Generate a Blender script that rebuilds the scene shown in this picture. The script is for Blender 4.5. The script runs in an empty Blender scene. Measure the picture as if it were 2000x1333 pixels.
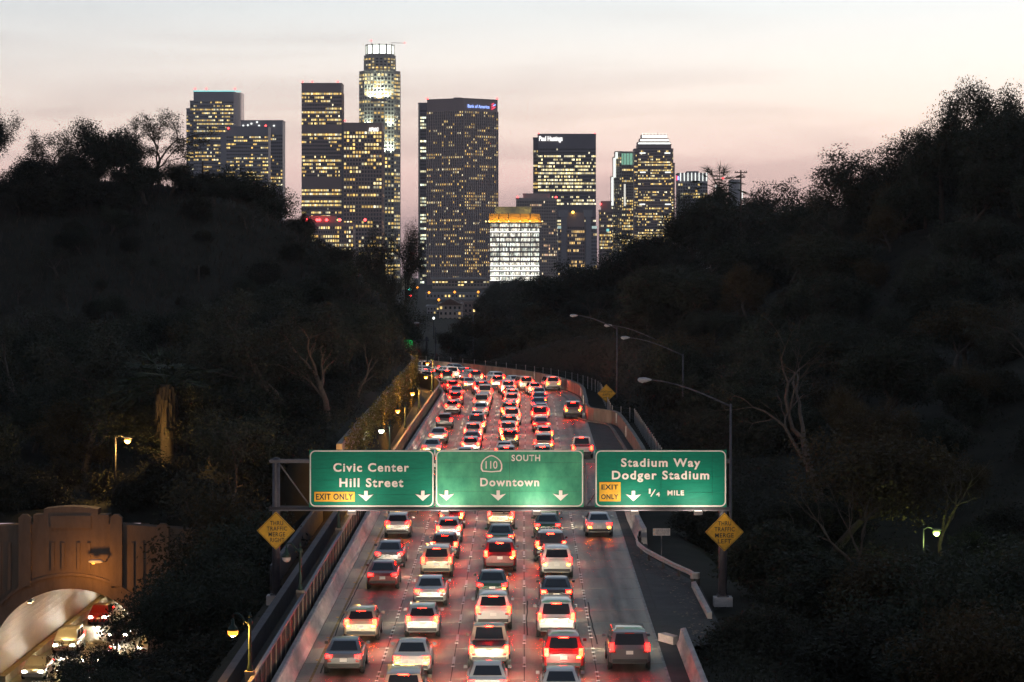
import bpy, math, random
import numpy as np
from mathutils import Vector, Matrix

# ------------------------------------------------------------------ camera, sky, sun, exposure
SC = bpy.context.scene
COL = SC.collection
F, HZ, EYE = 5500.0, 530.0, 20.1          # focal length (px of a 2000 px wide frame), horizon row, eye height above the freeway
GR = 0.01418                              # grade of the freeway
cam = bpy.data.cameras.new('camera'); camo = bpy.data.objects.new('camera', cam); COL.objects.link(camo)
camo.location = (0, 0, EYE); camo.rotation_euler = (math.pi/2, 0, 0)
cam.sensor_width = 36; cam.lens = F/2000*36; cam.shift_y = -(1333/2-HZ)/2000
cam.clip_start = 1; cam.clip_end = 60000
SC.camera = camo
SUN_AZ = math.radians(30)                 # the sun has set, 30 degrees right of the view axis

world = bpy.data.worlds.new('World'); SC.world = world; world.use_nodes = True
def build_world():
    nt = world.node_tree; N = nt.nodes; Lk = nt.links
    bg = N['Background']
    tc = N.new('ShaderNodeTexCoord'); sep = N.new('ShaderNodeSeparateXYZ'); Lk.new(tc.outputs['Generated'], sep.inputs[0])
    def math_(op, a, b=None, clamp=False):
        n = N.new('ShaderNodeMath'); n.operation = op; n.use_clamp = clamp
        for i, v in enumerate((a, b)):
            if v is None: continue
            if isinstance(v, (int, float)): n.inputs[i].default_value = v
            else: Lk.new(v, n.inputs[i])
        return n.outputs[0]
    el = math_('MULTIPLY', math_('ARCSINE', sep.outputs[2]), 180/math.pi/90, True)      # elevation / 90 degrees
    rm = N.new('ShaderNodeValToRGB'); Lk.new(math_('POWER', el, 0.5), rm.inputs[0])
    stops = [(0, (.66, .48, .50)), (.8, (.96, .66, .63)), (2.0, (1.52, 1.08, .96)), (3.1, (1.76, 1.44, 1.24)), (4.3, (1.56, 1.45, 1.33)),
             (5.6, (1.25, 1.31, 1.30)), (9, (.80, .88, .95)), (20, (.38, .46, .58)), (45, (.16, .22, .31)), (90, (.08, .115, .18))]
    e = rm.color_ramp.elements
    while len(e) < len(stops): e.new(0.5)
    for i, (d, c) in enumerate(stops):
        e[i].position = math.sqrt(d/90); e[i].color = (*c, 1)
    # brightness falls off away from the sunset point
    hx, hy = math.sin(SUN_AZ), math.cos(SUN_AZ)
    dot = math_('ADD', math_('MULTIPLY', sep.outputs[0], hx), math_('MULTIPLY', sep.outputs[1], hy))
    hl = math_('SQRT', math_('MAXIMUM', math_('SUBTRACT', 1.0, math_('MULTIPLY', sep.outputs[2], sep.outputs[2])), 1e-4))
    ca = math_('DIVIDE', dot, hl)
    az = math_('POWER', math_('MULTIPLY', math_('ADD', ca, 1.0), .5, True), 5.5)
    az = math_('ADD', math_('MULTIPLY', az, .56), .43)
    # thin mauve streaks of cloud low over the horizon
    mp = N.new('ShaderNodeMapping'); Lk.new(tc.outputs['Generated'], mp.inputs[0]); mp.inputs['Scale'].default_value = (7, 7, 62)
    mp.inputs['Rotation'].default_value = (0, math.radians(4), 0); mp.inputs['Location'].default_value = (1.3, .4, 2.2)
    nz = N.new('ShaderNodeTexNoise'); Lk.new(mp.outputs[0], nz.inputs['Vector']); nz.inputs['Scale'].default_value = 1.0
    nz.inputs['Detail'].default_value = 4; nz.inputs['Distortion'].default_value = .5; nz.inputs['Roughness'].default_value = .45
    cr = N.new('ShaderNodeValToRGB'); Lk.new(nz.outputs[0], cr.inputs[0])
    cr.color_ramp.elements[0].position = .45; cr.color_ramp.elements[1].position = .64
    low = N.new('ShaderNodeMapRange'); Lk.new(el, low.inputs[0]); low.inputs[1].default_value = 0; low.inputs[2].default_value = 6.0/90
    low.inputs[3].default_value = .55; low.inputs[4].default_value = .02
    cf = math_('MULTIPLY', cr.outputs[0], low.outputs[0], True)
    mx = N.new('ShaderNodeMix'); mx.data_type = 'RGBA'; Lk.new(cf, mx.inputs[0]); Lk.new(rm.outputs[0], mx.inputs[6]); mx.inputs[7].default_value = (.50, .37, .39, 1)
    sc_ = N.new('ShaderNodeVectorMath'); sc_.operation = 'SCALE'; Lk.new(mx.outputs[2], sc_.inputs[0]); Lk.new(az, sc_.inputs[3])
    # the sky turned away from the sunset is bluer
    tn = N.new('ShaderNodeMix'); tn.data_type = 'RGBA'; tn.blend_type = 'MULTIPLY'; Lk.new(math_('SUBTRACT', 1.25, math_('MULTIPLY', az, 1.25), True), tn.inputs[0])
    Lk.new(sc_.outputs[0], tn.inputs[6]); tn.inputs[7].default_value = (.88, .94, 1.06, 1); sc_ = tn
    sky = N.new('ShaderNodeTexSky'); sky.sky_type = 'NISHITA'; sky.sun_disc = False
    sky.sun_elevation = math.radians(-1.0); sky.sun_rotation = SUN_AZ; sky.altitude = 120
    sk = N.new('ShaderNodeVectorMath'); sk.operation = 'SCALE'; Lk.new(sky.outputs[0], sk.inputs[0]); sk.inputs[3].default_value = .06
    ad = N.new('ShaderNodeVectorMath'); Lk.new(sc_.outputs[2], ad.inputs[0]); Lk.new(sk.outputs[0], ad.inputs[1])
    Lk.new(ad.outputs[0], bg.inputs[0]); bg.inputs[1].default_value = 1.0
build_world()
sun = bpy.data.lights.new('sun', 'SUN'); suno = bpy.data.objects.new('sun', sun); COL.objects.link(suno)
sun.energy = 0.03; sun.angle = math.radians(12); sun.color = (1, .62, .45)       # last afterglow from beyond the horizon
suno.rotation_euler = (math.radians(88.5), 0, -SUN_AZ+math.pi)
suno.rotation_euler = Vector((-math.sin(SUN_AZ), -math.cos(SUN_AZ), -.03)).to_track_quat('-Z', 'Y').to_euler()
vs = SC.view_settings; vs.view_transform = 'Standard'; vs.look = 'None'; vs.exposure = 0.0; vs.gamma = 1.0; vs.use_curve_mapping = False
SC.cycles.use_light_tree = True; SC.cycles.max_bounces = 4; SC.cycles.diffuse_bounces = 1; SC.cycles.glossy_bounces = 2
SC.cycles.transmission_bounces = 4; SC.cycles.transparent_max_bounces = 6; SC.cycles.sample_clamp_indirect = 3.0
SC.cycles.use_adaptive_sampling = True; SC.cycles.adaptive_threshold = .025; SC.cycles.adaptive_min_samples = 16; SC.cycles.use_denoising = True; SC.cycles.caustics_reflective = False; SC.cycles.caustics_refractive = False

def at(px, py, Y):                        # where a point of the photograph lies in the place, once its distance is known
    return Vector(((px-1000)/F*Y, Y, EYE-(py-HZ)/F*Y))
R = math.radians
rng = random.Random(7)

# ------------------------------------------------------------------ helpers
class MB:
    def __init__(s): s.v = []; s.f = []; s.m = []; s.c = []
    def face(s, pts, m=0, c=None):
        i = len(s.v); s.v.extend([tuple(p) for p in pts]); s.f.append(tuple(range(i, i+len(pts)))); s.m.append(m); s.c.append(c)
    def box(s, c, d, rz=0, m=0, mat=None):
        x, y, z = d[0]/2, d[1]/2, d[2]/2; i = len(s.v); ca, sa = math.cos(rz), math.sin(rz)
        for sx, sy, sz in ((-1,-1,-1),(1,-1,-1),(1,1,-1),(-1,1,-1),(-1,-1,1),(1,-1,1),(1,1,1),(-1,1,1)):
            px, py = sx*x, sy*y
            s.v.append((c[0]+px*ca-py*sa, c[1]+px*sa+py*ca, c[2]+sz*z))
        for f in ((0,3,2,1),(4,5,6,7),(0,1,5,4),(1,2,6,5),(2,3,7,6),(3,0,4,7)):
            s.f.append(tuple(i+k for k in f)); s.m.append(m); s.c.append(None)
        return s
    def beam(s, a, b, w, h, m=0):           # square bar from a to b
        a, b = Vector(a), Vector(b); d = (b-a).normalized(); up = Vector((0,0,1)) if abs(d.z) < .95 else Vector((0,1,0))
        x = d.cross(up).normalized()*w/2; y = x.cross(d).normalized()*h/2; i = len(s.v)
        for p in (a, b):
            for q in (-x-y, x-y, x+y, -x+y): s.v.append(tuple(p+q))
        for f in ((0,3,2,1),(4,5,6,7),(0,1,5,4),(1,2,6,5),(2,3,7,6),(3,0,4,7)):
            s.f.append(tuple(i+k for k in f)); s.m.append(m); s.c.append(None)
        return s
    def tube(s, pts, rad, n=8, m=0, cap=True):
        pts = [Vector(p) for p in pts]; k = len(pts); rad = rad if isinstance(rad, (list, tuple)) else [rad]*k
        i0 = len(s.v); ref = None
        for j, p in enumerate(pts):
            d = (pts[min(j+1, k-1)]-pts[max(j-1, 0)]).normalized()
            if ref is None: ref = d.orthogonal().normalized()
            ref = (ref-d*ref.dot(d)); ref = ref.normalized() if ref.length > 1e-6 else d.orthogonal().normalized()
            b = d.cross(ref)
            for a in range(n):
                t = 2*math.pi*a/n; s.v.append(tuple(p+(ref*math.cos(t)+b*math.sin(t))*rad[j]))
        for j in range(k-1):
            for a in range(n):
                q = (a+1) % n
                s.f.append((i0+j*n+a, i0+j*n+q, i0+(j+1)*n+q, i0+(j+1)*n+a)); s.m.append(m); s.c.append(None)
        if cap:
            s.f.append(tuple(i0+a for a in range(n))[::-1]); s.m.append(m); s.c.append(None)
            s.f.append(tuple(i0+(k-1)*n+a for a in range(n))); s.m.append(m); s.c.append(None)
        return s
    def lathe(s, prof, c=(0,0,0), n=12, m=0):
        return s.tube([(c[0], c[1], c[2]+z) for r, z in prof], [r for r, z in prof], n, m)
    def prism(s, poly, y0, y1, m=0):        # poly in (x,z), extruded along y
        k = len(poly); i = len(s.v)
        for y in (y0, y1):
            for x, z in poly: s.v.append((x, y, z))
        s.f.append(tuple(range(i, i+k))); s.f.append(tuple(range(i+k, i+2*k))[::-1]); s.m += [m, m]; s.c += [None, None]
        for a in range(k):
            b = (a+1) % k; s.f.append((i+a, i+k+a, i+k+b, i+b)); s.m.append(m); s.c.append(None)
        return s
    def sweep(s, path, prof, m=0, cap=True):  # path: list of (pos, right vector); prof: (offset right, up)
        k = len(prof); i0 = len(s.v)
        for p, r in path:
            for o, h in prof: s.v.append((p[0]+r[0]*o, p[1]+r[1]*o, p[2]+h))
        for j in range(len(path)-1):
            for a in range(k):
                b = (a+1) % k
                s.f.append((i0+j*k+a, i0+j*k+b, i0+(j+1)*k+b, i0+(j+1)*k+a)); s.m.append(m); s.c.append(None)
        if cap:
            s.f.append(tuple(i0+a for a in range(k))[::-1]); s.f.append(tuple(i0+(len(path)-1)*k+a for a in range(k))); s.m += [m, m]; s.c += [None, None]
        return s
    def mesh(s, name, mats, smooth=False, org=None):
        me = bpy.data.meshes.new(name)
        v = s.v
        if org is not None: v = [(a-org[0], b-org[1], c-org[2]) for a, b, c in v]
        me.from_pydata(v, [], s.f); me.update()
        for m in (mats if isinstance(mats, (list, tuple)) else [mats]): me.materials.append(m)
        if any(s.m): me.polygons.foreach_set('material_index', s.m)
        if smooth: me.polygons.foreach_set('use_smooth', [True]*len(s.f))
        if any(c is not None for c in s.c):
            at_ = me.attributes.new('glow', 'FLOAT_COLOR', 'FACE')
            at_.data.foreach_set('color', [x for c in s.c for x in ((*c, 1) if c else (0, 0, 0, 1))])
        return me
    def build(s, name, mats, parent=None, smooth=False, world=False):
        org = parent.location if (world and parent is not None) else None
        o = bpy.data.objects.new(name, s.mesh(name, mats, smooth, org)); COL.objects.link(o)
        if parent is not None: o.parent = parent
        return o

def tag(o, label=None, cat=None, group=None, kind=None):
    if label: o['label'] = label
    if cat: o['category'] = cat
    if group: o['group'] = group
    if kind: o['kind'] = kind
    return o
def thing(name, loc, label, cat, group=None, rz=0):
    o = bpy.data.objects.new(name, None); COL.objects.link(o); o.location = loc; o.rotation_euler = (0, 0, rz); o.empty_display_size = .3
    return tag(o, label, cat, group)
def link_mesh(name, me, parent=None, loc=(0,0,0), rot=(0,0,0), scale=None):
    o = bpy.data.objects.new(name, me); COL.objects.link(o); o.location = loc; o.rotation_euler = rot
    if scale: o.scale = scale
    if parent is not None: o.parent = parent
    return o
def lamp(name, kind, parent, loc, energy, color, radius=.1, **kw):
    d = bpy.data.lights.new(name, kind); d.energy = energy; d.color = color
    if kind in ('POINT', 'SPOT'): d.shadow_soft_size = radius
    for k, v in kw.items(): setattr(d, k, v)
    o = bpy.data.objects.new(name, d); COL.objects.link(o); o.location = loc
    if parent is not None: o.parent = parent
    return o

# ------------------------------------------------------------------ materials
MATS = {}
def mat(name, col, rough=.7, metal=0, vary=.0, scale=3.0, dark=None, spec=.5, bump=0, bscale=20, emit=None, es=0, trans=0, objrand=0, stretch=None, coat=0):
    if name in MATS: return MATS[name]
    m = bpy.data.materials.new(name); m.use_nodes = True; MATS[name] = m
    nt = m.node_tree; N = nt.nodes; L = nt.links; b = N['Principled BSDF']; out = N['Material Output']
    b.inputs['Base Color'].default_value = (*col, 1); b.inputs['Roughness'].default_value = rough; b.inputs['Metallic'].default_value = metal
    b.inputs['Specular IOR Level'].default_value = spec
    if coat: b.inputs['Coat Weight'].default_value = coat; b.inputs['Coat Roughness'].default_value = .08
    if emit: b.inputs['Emission Color'].default_value = (*emit, 1); b.inputs['Emission Strength'].default_value = es
    colout = None
    if vary or bump:
        geo = N.new('ShaderNodeNewGeometry'); src = geo.outputs['Position']
        if stretch:
            mp = N.new('ShaderNodeMapping'); mp.inputs['Scale'].default_value = stretch; L.new(src, mp.inputs[0]); src = mp.outputs[0]
    if vary:
        nz = N.new('ShaderNodeTexNoise'); nz.inputs['Scale'].default_value = scale; nz.inputs['Detail'].default_value = 6; nz.inputs['Roughness'].default_value = .65
        L.new(src, nz.inputs['Vector'])
        rp = N.new('ShaderNodeMapRange'); L.new(nz.outputs[0], rp.inputs[0]); rp.inputs[1].default_value = .3; rp.inputs[2].default_value = .7
        mx = N.new('ShaderNodeMix'); mx.data_type = 'RGBA'; L.new(rp.outputs[0], mx.inputs[0])
        d = dark if dark else tuple(c*(1-vary) for c in col)
        mx.inputs[6].default_value = (*d, 1); mx.inputs[7].default_value = (*[min(1, c*(1+vary*.5)) for c in col], 1)
        colout = mx.outputs[2]
    if objrand:
        oi = N.new('ShaderNodeObjectInfo'); mr = N.new('ShaderNodeMapRange'); L.new(oi.outputs['Random'], mr.inputs[0])
        mr.inputs[3].default_value = 1-objrand; mr.inputs[4].default_value = 1+objrand
        hs = N.new('ShaderNodeHueSaturation'); L.new(mr.outputs[0], hs.inputs['Value'])
        if colout: L.new(colout, hs.inputs['Color'])
        else: hs.inputs['Color'].default_value = (*col, 1)
        colout = hs.outputs[0]
    if colout: L.new(colout, b.inputs['Base Color'])
    if bump:
        n2 = N.new('ShaderNodeTexNoise'); n2.inputs['Scale'].default_value = bscale; n2.inputs['Detail'].default_value = 5; L.new(src, n2.inputs['Vector'])
        bp = N.new('ShaderNodeBump'); bp.inputs['Strength'].default_value = bump; bp.inputs['Distance'].default_value = .05
        L.new(n2.outputs[0], bp.inputs['Height']); L.new(bp.outputs[0], b.inputs['Normal'])
    if trans:
        tr = N.new('ShaderNodeBsdfTranslucent'); ms = N.new('ShaderNodeMixShader'); ms.inputs[0].default_value = trans
        if colout: L.new(colout, tr.inputs[0])
        else: tr.inputs[0].default_value = (*col, 1)
        L.new(b.outputs[0], ms.inputs[1]); L.new(tr.outputs[0], ms.inputs[2]); L.new(ms.outputs[0], out.inputs[0])
    return m
def glowmat(name, gain=1.0, stripes=0):      # lit windows: each pane carries the colour of its own room light
    if name in MATS: return MATS[name]
    m = bpy.data.materials.new(name); m.use_nodes = True; MATS[name] = m
    nt = m.node_tree; N = nt.nodes; L = nt.links; b = N['Principled BSDF']
    b.inputs['Base Color'].default_value = (.02, .02, .02, 1); b.inputs['Roughness'].default_value = .2
    a = N.new('ShaderNodeAttribute'); a.attribute_name = 'glow'
    if stripes:
        geo = N.new('ShaderNodeNewGeometry'); mp = N.new('ShaderNodeMapping'); mp.inputs['Scale'].default_value = (1, .2, .32); L.new(geo.outputs['Position'], mp.inputs[0])
        nz = N.new('ShaderNodeTexNoise'); nz.inputs['Scale'].default_value = stripes; nz.inputs['Detail'].default_value = 3; L.new(mp.outputs[0], nz.inputs['Vector'])
        mr = N.new('ShaderNodeMapRange'); L.new(nz.outputs[0], mr.inputs[0]); mr.inputs[1].default_value = .38; mr.inputs[2].default_value = .62; mr.inputs[3].default_value = .25; mr.inputs[4].default_value = gain*1.5
        L.new(mr.outputs[0], b.inputs['Emission Strength'])
    else: b.inputs['Emission Strength'].default_value = gain
    L.new(a.outputs['Color'], b.inputs['Emission Color'])
    return m

CONC = mat('pavement_concrete', (.37, .315, .235), .5, vary=.28, scale=.9, spec=.5, bump=.25, bscale=14, objrand=.17, stretch=(2.2, .25, 1))
JOINT = mat('joint_filler', (.05, .045, .04), .9)
ASPH = mat('asphalt', (.075, .07, .065), .8, vary=.35, scale=.8, bump=.3, bscale=30, spec=.3)
DIRT = mat('hillside_earth', (.046, .040, .029), .95, vary=.45, scale=.35, dark=(.028, .028, .019), bump=.5, bscale=2.0, spec=.1)
BARR = mat('barrier_concrete', (.60, .53, .49), .75, vary=.35, scale=1.1, bump=.2, bscale=12, stretch=(1, .5, 2))
WALLC = mat('retaining_concrete', (.33, .29, .24), .85, vary=.45, scale=.7, bump=.25, bscale=10, stretch=(1.6, 1.6, .35))
PANEL = mat('fence_panel', (.030, .026, .026), .75, vary=.3, scale=2)
RIB = mat('fence_rib', (.26, .215, .17), .7, vary=.3, scale=3)
RAIL = mat('fence_rail', (.16, .16, .21), .5, vary=.2, scale=3)
STEEL = mat('galvanised_steel', (.13, .12, .135), .5, metal=.6, vary=.3, scale=2.5)
DKST = mat('dark_steel', (.05, .045, .055), .55, metal=.4, vary=.3, scale=2)
WHITE = mat('white_paint', (.78, .75, .70), .6, vary=.25, scale=6)
YELP = mat('yellow_paint', (.62, .40, .05), .6, vary=.25, scale=4)
BOTT = mat('ceramic_marker', (.85, .82, .76), .3, vary=.15, scale=8)
AMBM = mat('amber_marker', (.85, .45, .04), .3)
GREEN = mat('sign_green', (.003, .17, .11), .5, vary=.2, scale=1.6, spec=.18, stretch=(1.2, 1, 5))
GREENM = mat('sign_green_glare_worn', (.055, .29, .16), .4, vary=.5, scale=1.1, dark=(.012, .19, .115), spec=.35, stretch=(1.3, 1, .8))  # lighter green and pale patches are painted-in headlight glare, besides scratches
SIGNW = mat('sign_white', (.74, .66, .62), .5, vary=.1, scale=5)
SIGNY = mat('sign_yellow', (.72, .37, .012), .5, vary=.25, scale=2.5)
SIGNK = mat('sign_black', (.02, .018, .015), .6)
LAMPG = mat('lamp_green_iron', (.02, .045, .035), .5, metal=.3, vary=.2, scale=6)
SOD = mat('sodium_globe', (.9, .7, .4), .3, emit=(1, .31, .02), es=2.6)
WLAMP = mat('white_globe', (.9, .9, .8), .3, emit=(.9, 1, .78), es=9)
OFFG = mat('dead_globe', (.55, .45, .42), .25)
GRNL = mat('mercury_globe', (.8, .9, .5), .3, emit=(.62, 1, .16), es=2.2)
BARK = mat('bark', (.10, .075, .055), .9, vary=.4, scale=5, bump=.5, bscale=14)
BARKP = mat('pale_bark', (.12, .085, .062), .85, vary=.4, scale=4, bump=.4, bscale=12)
LEAF = mat('oak_leaf', (.050, .056, .034), .65, vary=.45, scale=.55, spec=.25, trans=.22, objrand=.22)
LEAFE = mat('eucalyptus_leaf', (.062, .060, .038), .6, vary=.4, scale=.7, spec=.3, trans=.25, objrand=.22)
LEAFY = mat('yellowing_leaf', (.092, .066, .030), .65, vary=.4, scale=.8, spec=.25, trans=.25, objrand=.2)
LEAFP = mat('palm_leaf', (.045, .06, .028), .55, vary=.3, scale=1.5, spec=.4, trans=.15)
THATCH = mat('palm_thatch', (.12, .085, .05), .9, vary=.4, scale=3)
SHRUB = mat('scrub_leaf', (.052, .050, .032), .7, vary=.5, scale=.3, spec=.2, trans=.2)
GRASS = mat('dry_grass', (.085, .062, .042), .9, vary=.4, scale=.4, trans=.2)
IVY = mat('ivy_leaf', (.17, .14, .03), .5, vary=.4, scale=1.4, spec=.4, trans=.1)

# ------------------------------------------------------------------ the line of the freeway
S0, SB, RAD = 60.0, 335.0, 130.0
CX0 = float(np.interp(SB, [60, 126, 200, 335], [.30, .55, .85, 1.65])); CTR = (CX0-RAD, SB)
def road(s, d=0.0, h=0.0):
    """point at station s (metres ahead of the camera), d metres right of the middle lane line; also the heading"""
    if s <= SB:
        x = float(np.interp(s, [0, 60, 126, 200, 335], [.10, .30, .55, .85, 1.65])); y = s; th = 0.0
        return Vector((x+d, y, GR*y+h)), th
    th = (s-SB)/RAD
    if th <= 1.75:
        x = CTR[0]+(RAD+d)*math.cos(th); y = CTR[1]+(RAD+d)*math.sin(th)
    else:
        e = (th-1.75)*RAD; th = 1.75
        x = CTR[0]+(RAD+d)*math.cos(th)-e*math.sin(th); y = CTR[1]+(RAD+d)*math.sin(th)+e*math.cos(th)
    return Vector((x, y, GR*min(y, 440)+h)), th
def rpath(s0, s1, d, step=4.0, h=0.0):
    n = max(2, int(abs(s1-s0)/step)+1); out = []
    for i in range(n):
        s = s0+(s1-s0)*i/(n-1); dd = d(s) if callable(d) else d
        p, th = road(s, dd, h); out.append((p, (math.cos(th), math.sin(th))))
    return out
def toe(s): return float(np.interp(s, [60, 126, 202, 262, 335, 600], [-10.3, -10.25, -10.25, -9.95, -9.45, -9.45]))
def rightedge(s): return float(np.interp(s, [60, 136, 138, 160, 174, 182, 203, 215, 258, 289, 299, 305, 600],
                                            [7.4, 7.4, 9.5, 9.5, 7.3, 7.4, 7.3, 9.9, 9.8, 9.5, 6.9, 6.6, 6.9]))

# ------------------------------------------------------------------ terrain
CP = np.array([(14,100,0),(30,100,-4),(60,100,2),(100,100,12),(13,150,1.5),(20,130,-1.5),(30,135,-4),(45,135,-3),(25,165,-2.2),(28.6,190,-3.5),(42,200,1),(60,200,8),(90,200,20),
 (20,205,2.2),(20,250,4.5),(35,250,9),(60,260,20),(90,260,30),(14,300,4.3),(25,320,9.5),(36,330,18),(45,330,23),(60,335,28.5),(80,330,33),(110,330,36),
 (34,450,22),(22,450,15.5),(9,482,10.5),(-9,480,5.5),(-9,445,5.8),(10,425,7),(25,400,11),(-30,475,5.5),(-45,520,4.5),(60,450,30),(110,450,36),(0,570,5),(0,700,5),(60,620,16),(120,700,14),
 (-13.5,215,8.6),(-13.5,250,9.5),(-13.5,300,10),(-13,340,9.5),(-22,230,6.5),(-32,212,2.4),(-32,235,4.5),(-32,262,8),(-45,212,3),(-70,212,8),(-110,212,12),(-24,300,11),(-24,350,13),
 (-31,330,13.5),(-55,300,8.6),(-75,300,10),(-110,300,20),(-55,382,32),(-41,382,31.5),(-69,382,32),(-95,390,35),(-120,400,36),(-36,390,27),(-30,398,21),(-27,404,15),(-24,408,10),(-45,350,19),(-65,345,18),
 (-60,425,14),(-90,460,10),(-120,520,8),(-60,600,5),(-120,700,5)], float)
def _phi(r): return np.where(r > 0, r*r*np.log(np.maximum(r, 1e-9)), 0)
def _fit():
    P_ = CP[:, :2]/100; n = len(P_); r = np.linalg.norm(P_[:, None]-P_[None], axis=2)
    A = np.zeros((n+3, n+3)); A[:n, :n] = _phi(r)+np.eye(n)*.004; A[:n, n] = 1; A[:n, n+1:] = P_; A[n, :n] = 1; A[n+1:, :n] = P_.T
    return np.linalg.solve(A, np.concatenate([CP[:, 2], [0, 0, 0]]))
_w = _fit()
def rbf(X, Y):
    q = np.stack([X, Y], -1)/100; n = len(CP); out = np.zeros(len(X))
    for i in range(0, len(X), 4000):
        r = np.linalg.norm(q[i:i+4000, None]-CP[None, :, :2]/100, axis=2); out[i:i+4000] = _phi(r)@_w[:n]
    return out+_w[n]+q@_w[n+1:]
_rs = np.arange(-100, 640, 2.0); _rp = np.array([road(max(s, 0), 0)[0][:2] if s >= 0 else (.1, s) for s in _rs]); _rth = np.array([road(max(s, 0), 0)[1] for s in _rs])
def road_frame(X, Y):
    d2 = ((np.stack([X, Y], -1)[:, None]-_rp[None])**2).sum(2); k = d2.argmin(1)
    dx = X-_rp[k, 0]; dy = Y-_rp[k, 1]
    lat = dx*np.cos(_rth[k])+dy*np.sin(_rth[k])
    dist = np.sqrt(d2[np.arange(len(X)), k]); return np.where(lat >= 0, dist, -dist), _rs[k]
def height(X, Y):
    X = np.atleast_1d(np.asarray(X, float)); Y = np.atleast_1d(np.asarray(Y, float))
    Xc = np.clip(X, -130, 130); Yc = np.clip(Y, 60, 720)
    z = rbf(Xc, Yc); z = np.maximum(z, -6)
    nl = np.interp(Xc, [-130, -70, -60, -46, -38.3, -24.9, -18, -13], [12, 7, 2, -5, -10.1, -10.1, -4.5, 1.0])
    z = np.where((Y < 203.5) & (X < -12), nl+np.where(X > -22, GR*Yc*np.clip((X+22)/9, 0, 1), 0)*.7, z)
    # undulation
    z = z+.5*np.sin(X*.21+1.3*np.sin(Y*.07))*np.clip((np.abs(X)-14)/10, 0, 1)*np.cos(Y*.13)*np.where(Y > 203.5, 1, np.where(X < 0, 0, 1))
    far = np.clip((Y-560)/200, 0, 1); z = z*(1-far)+5.0*far
    sideo = np.clip((np.abs(X)-250)/600, 0, 1); z = z*(1-sideo)+5.0*sideo
    bk = (Y > 203.5) & (Y < 216) & (X > -47) & (X < -17); z = np.where(bk, np.minimum(z, 1.7+(Y-203.5)*.40), z)      # behind the portal
    d, s = road_frame(Xc, Yc); zr = GR*np.minimum(Yc, 440)-.45
    re = np.interp(s, [60, 136, 138, 160, 182, 203, 215, 258, 299, 305, 600], [9.5, 9.5, 12, 12, 10.5, 9.5, 12, 12, 9, 9, 9.5])
    wr = np.clip((d-re)/5.0, 0, 1); wl = np.clip((-12.9-d)/.8, 0, 1); w = np.where(d > 0, wr*wr*(3-2*wr), wl)
    w = np.where(Y > 640, 1, w); w = np.where((Y < 0), 1, w)
    return zr*(1-w)+z*w
def gz(x, y): return float(height([x], [y])[0])

def build_ground():
    fx = np.concatenate([[-4800, -3400, -2500, -1800, -900, -500, -330, -230, -180, -150], np.arange(-130, -40, 2.5), np.arange(-40, 40, 1.25), np.arange(40, 132, 2.5), [150, 180, 230, 330, 500, 900, 1800, 2500, 3400, 4800]])
    fy = np.concatenate([[-400, -100, 0, 40, 60, 80], np.arange(95, 203, 2.25), [203.4, 203.9], np.arange(206, 470, 2.25), np.arange(472, 600, 6), np.arange(610, 760, 25), [900, 1200, 1800, 2600, 3600, 4700, 5800]])
    X, Y = np.meshgrid(fx, fy); Z = height(X.ravel(), Y.ravel()).reshape(X.shape)
    nx = len(fx); faces = []
    for j in range(len(fy)-1):
        for i in range(nx-1):
            cx = (fx[i]+fx[i+1])/2
            if fy[j] > 203.3 and fy[j+1] < 204 and -37.4 < cx < -25.9: continue    # mouth of the tunnel
            faces.append((j*nx+i, j*nx+i+1, (j+1)*nx+i+1, (j+1)*nx+i))
    me = bpy.data.meshes.new('ground'); me.from_pydata(np.stack([X.ravel(), Y.ravel(), Z.ravel()], -1).tolist(), [], faces)
    me.materials.append(DIRT); me.polygons.foreach_set('use_smooth', [True]*len(faces))
    tag(link_mesh('ground', me), kind='structure')
build_ground()

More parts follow.
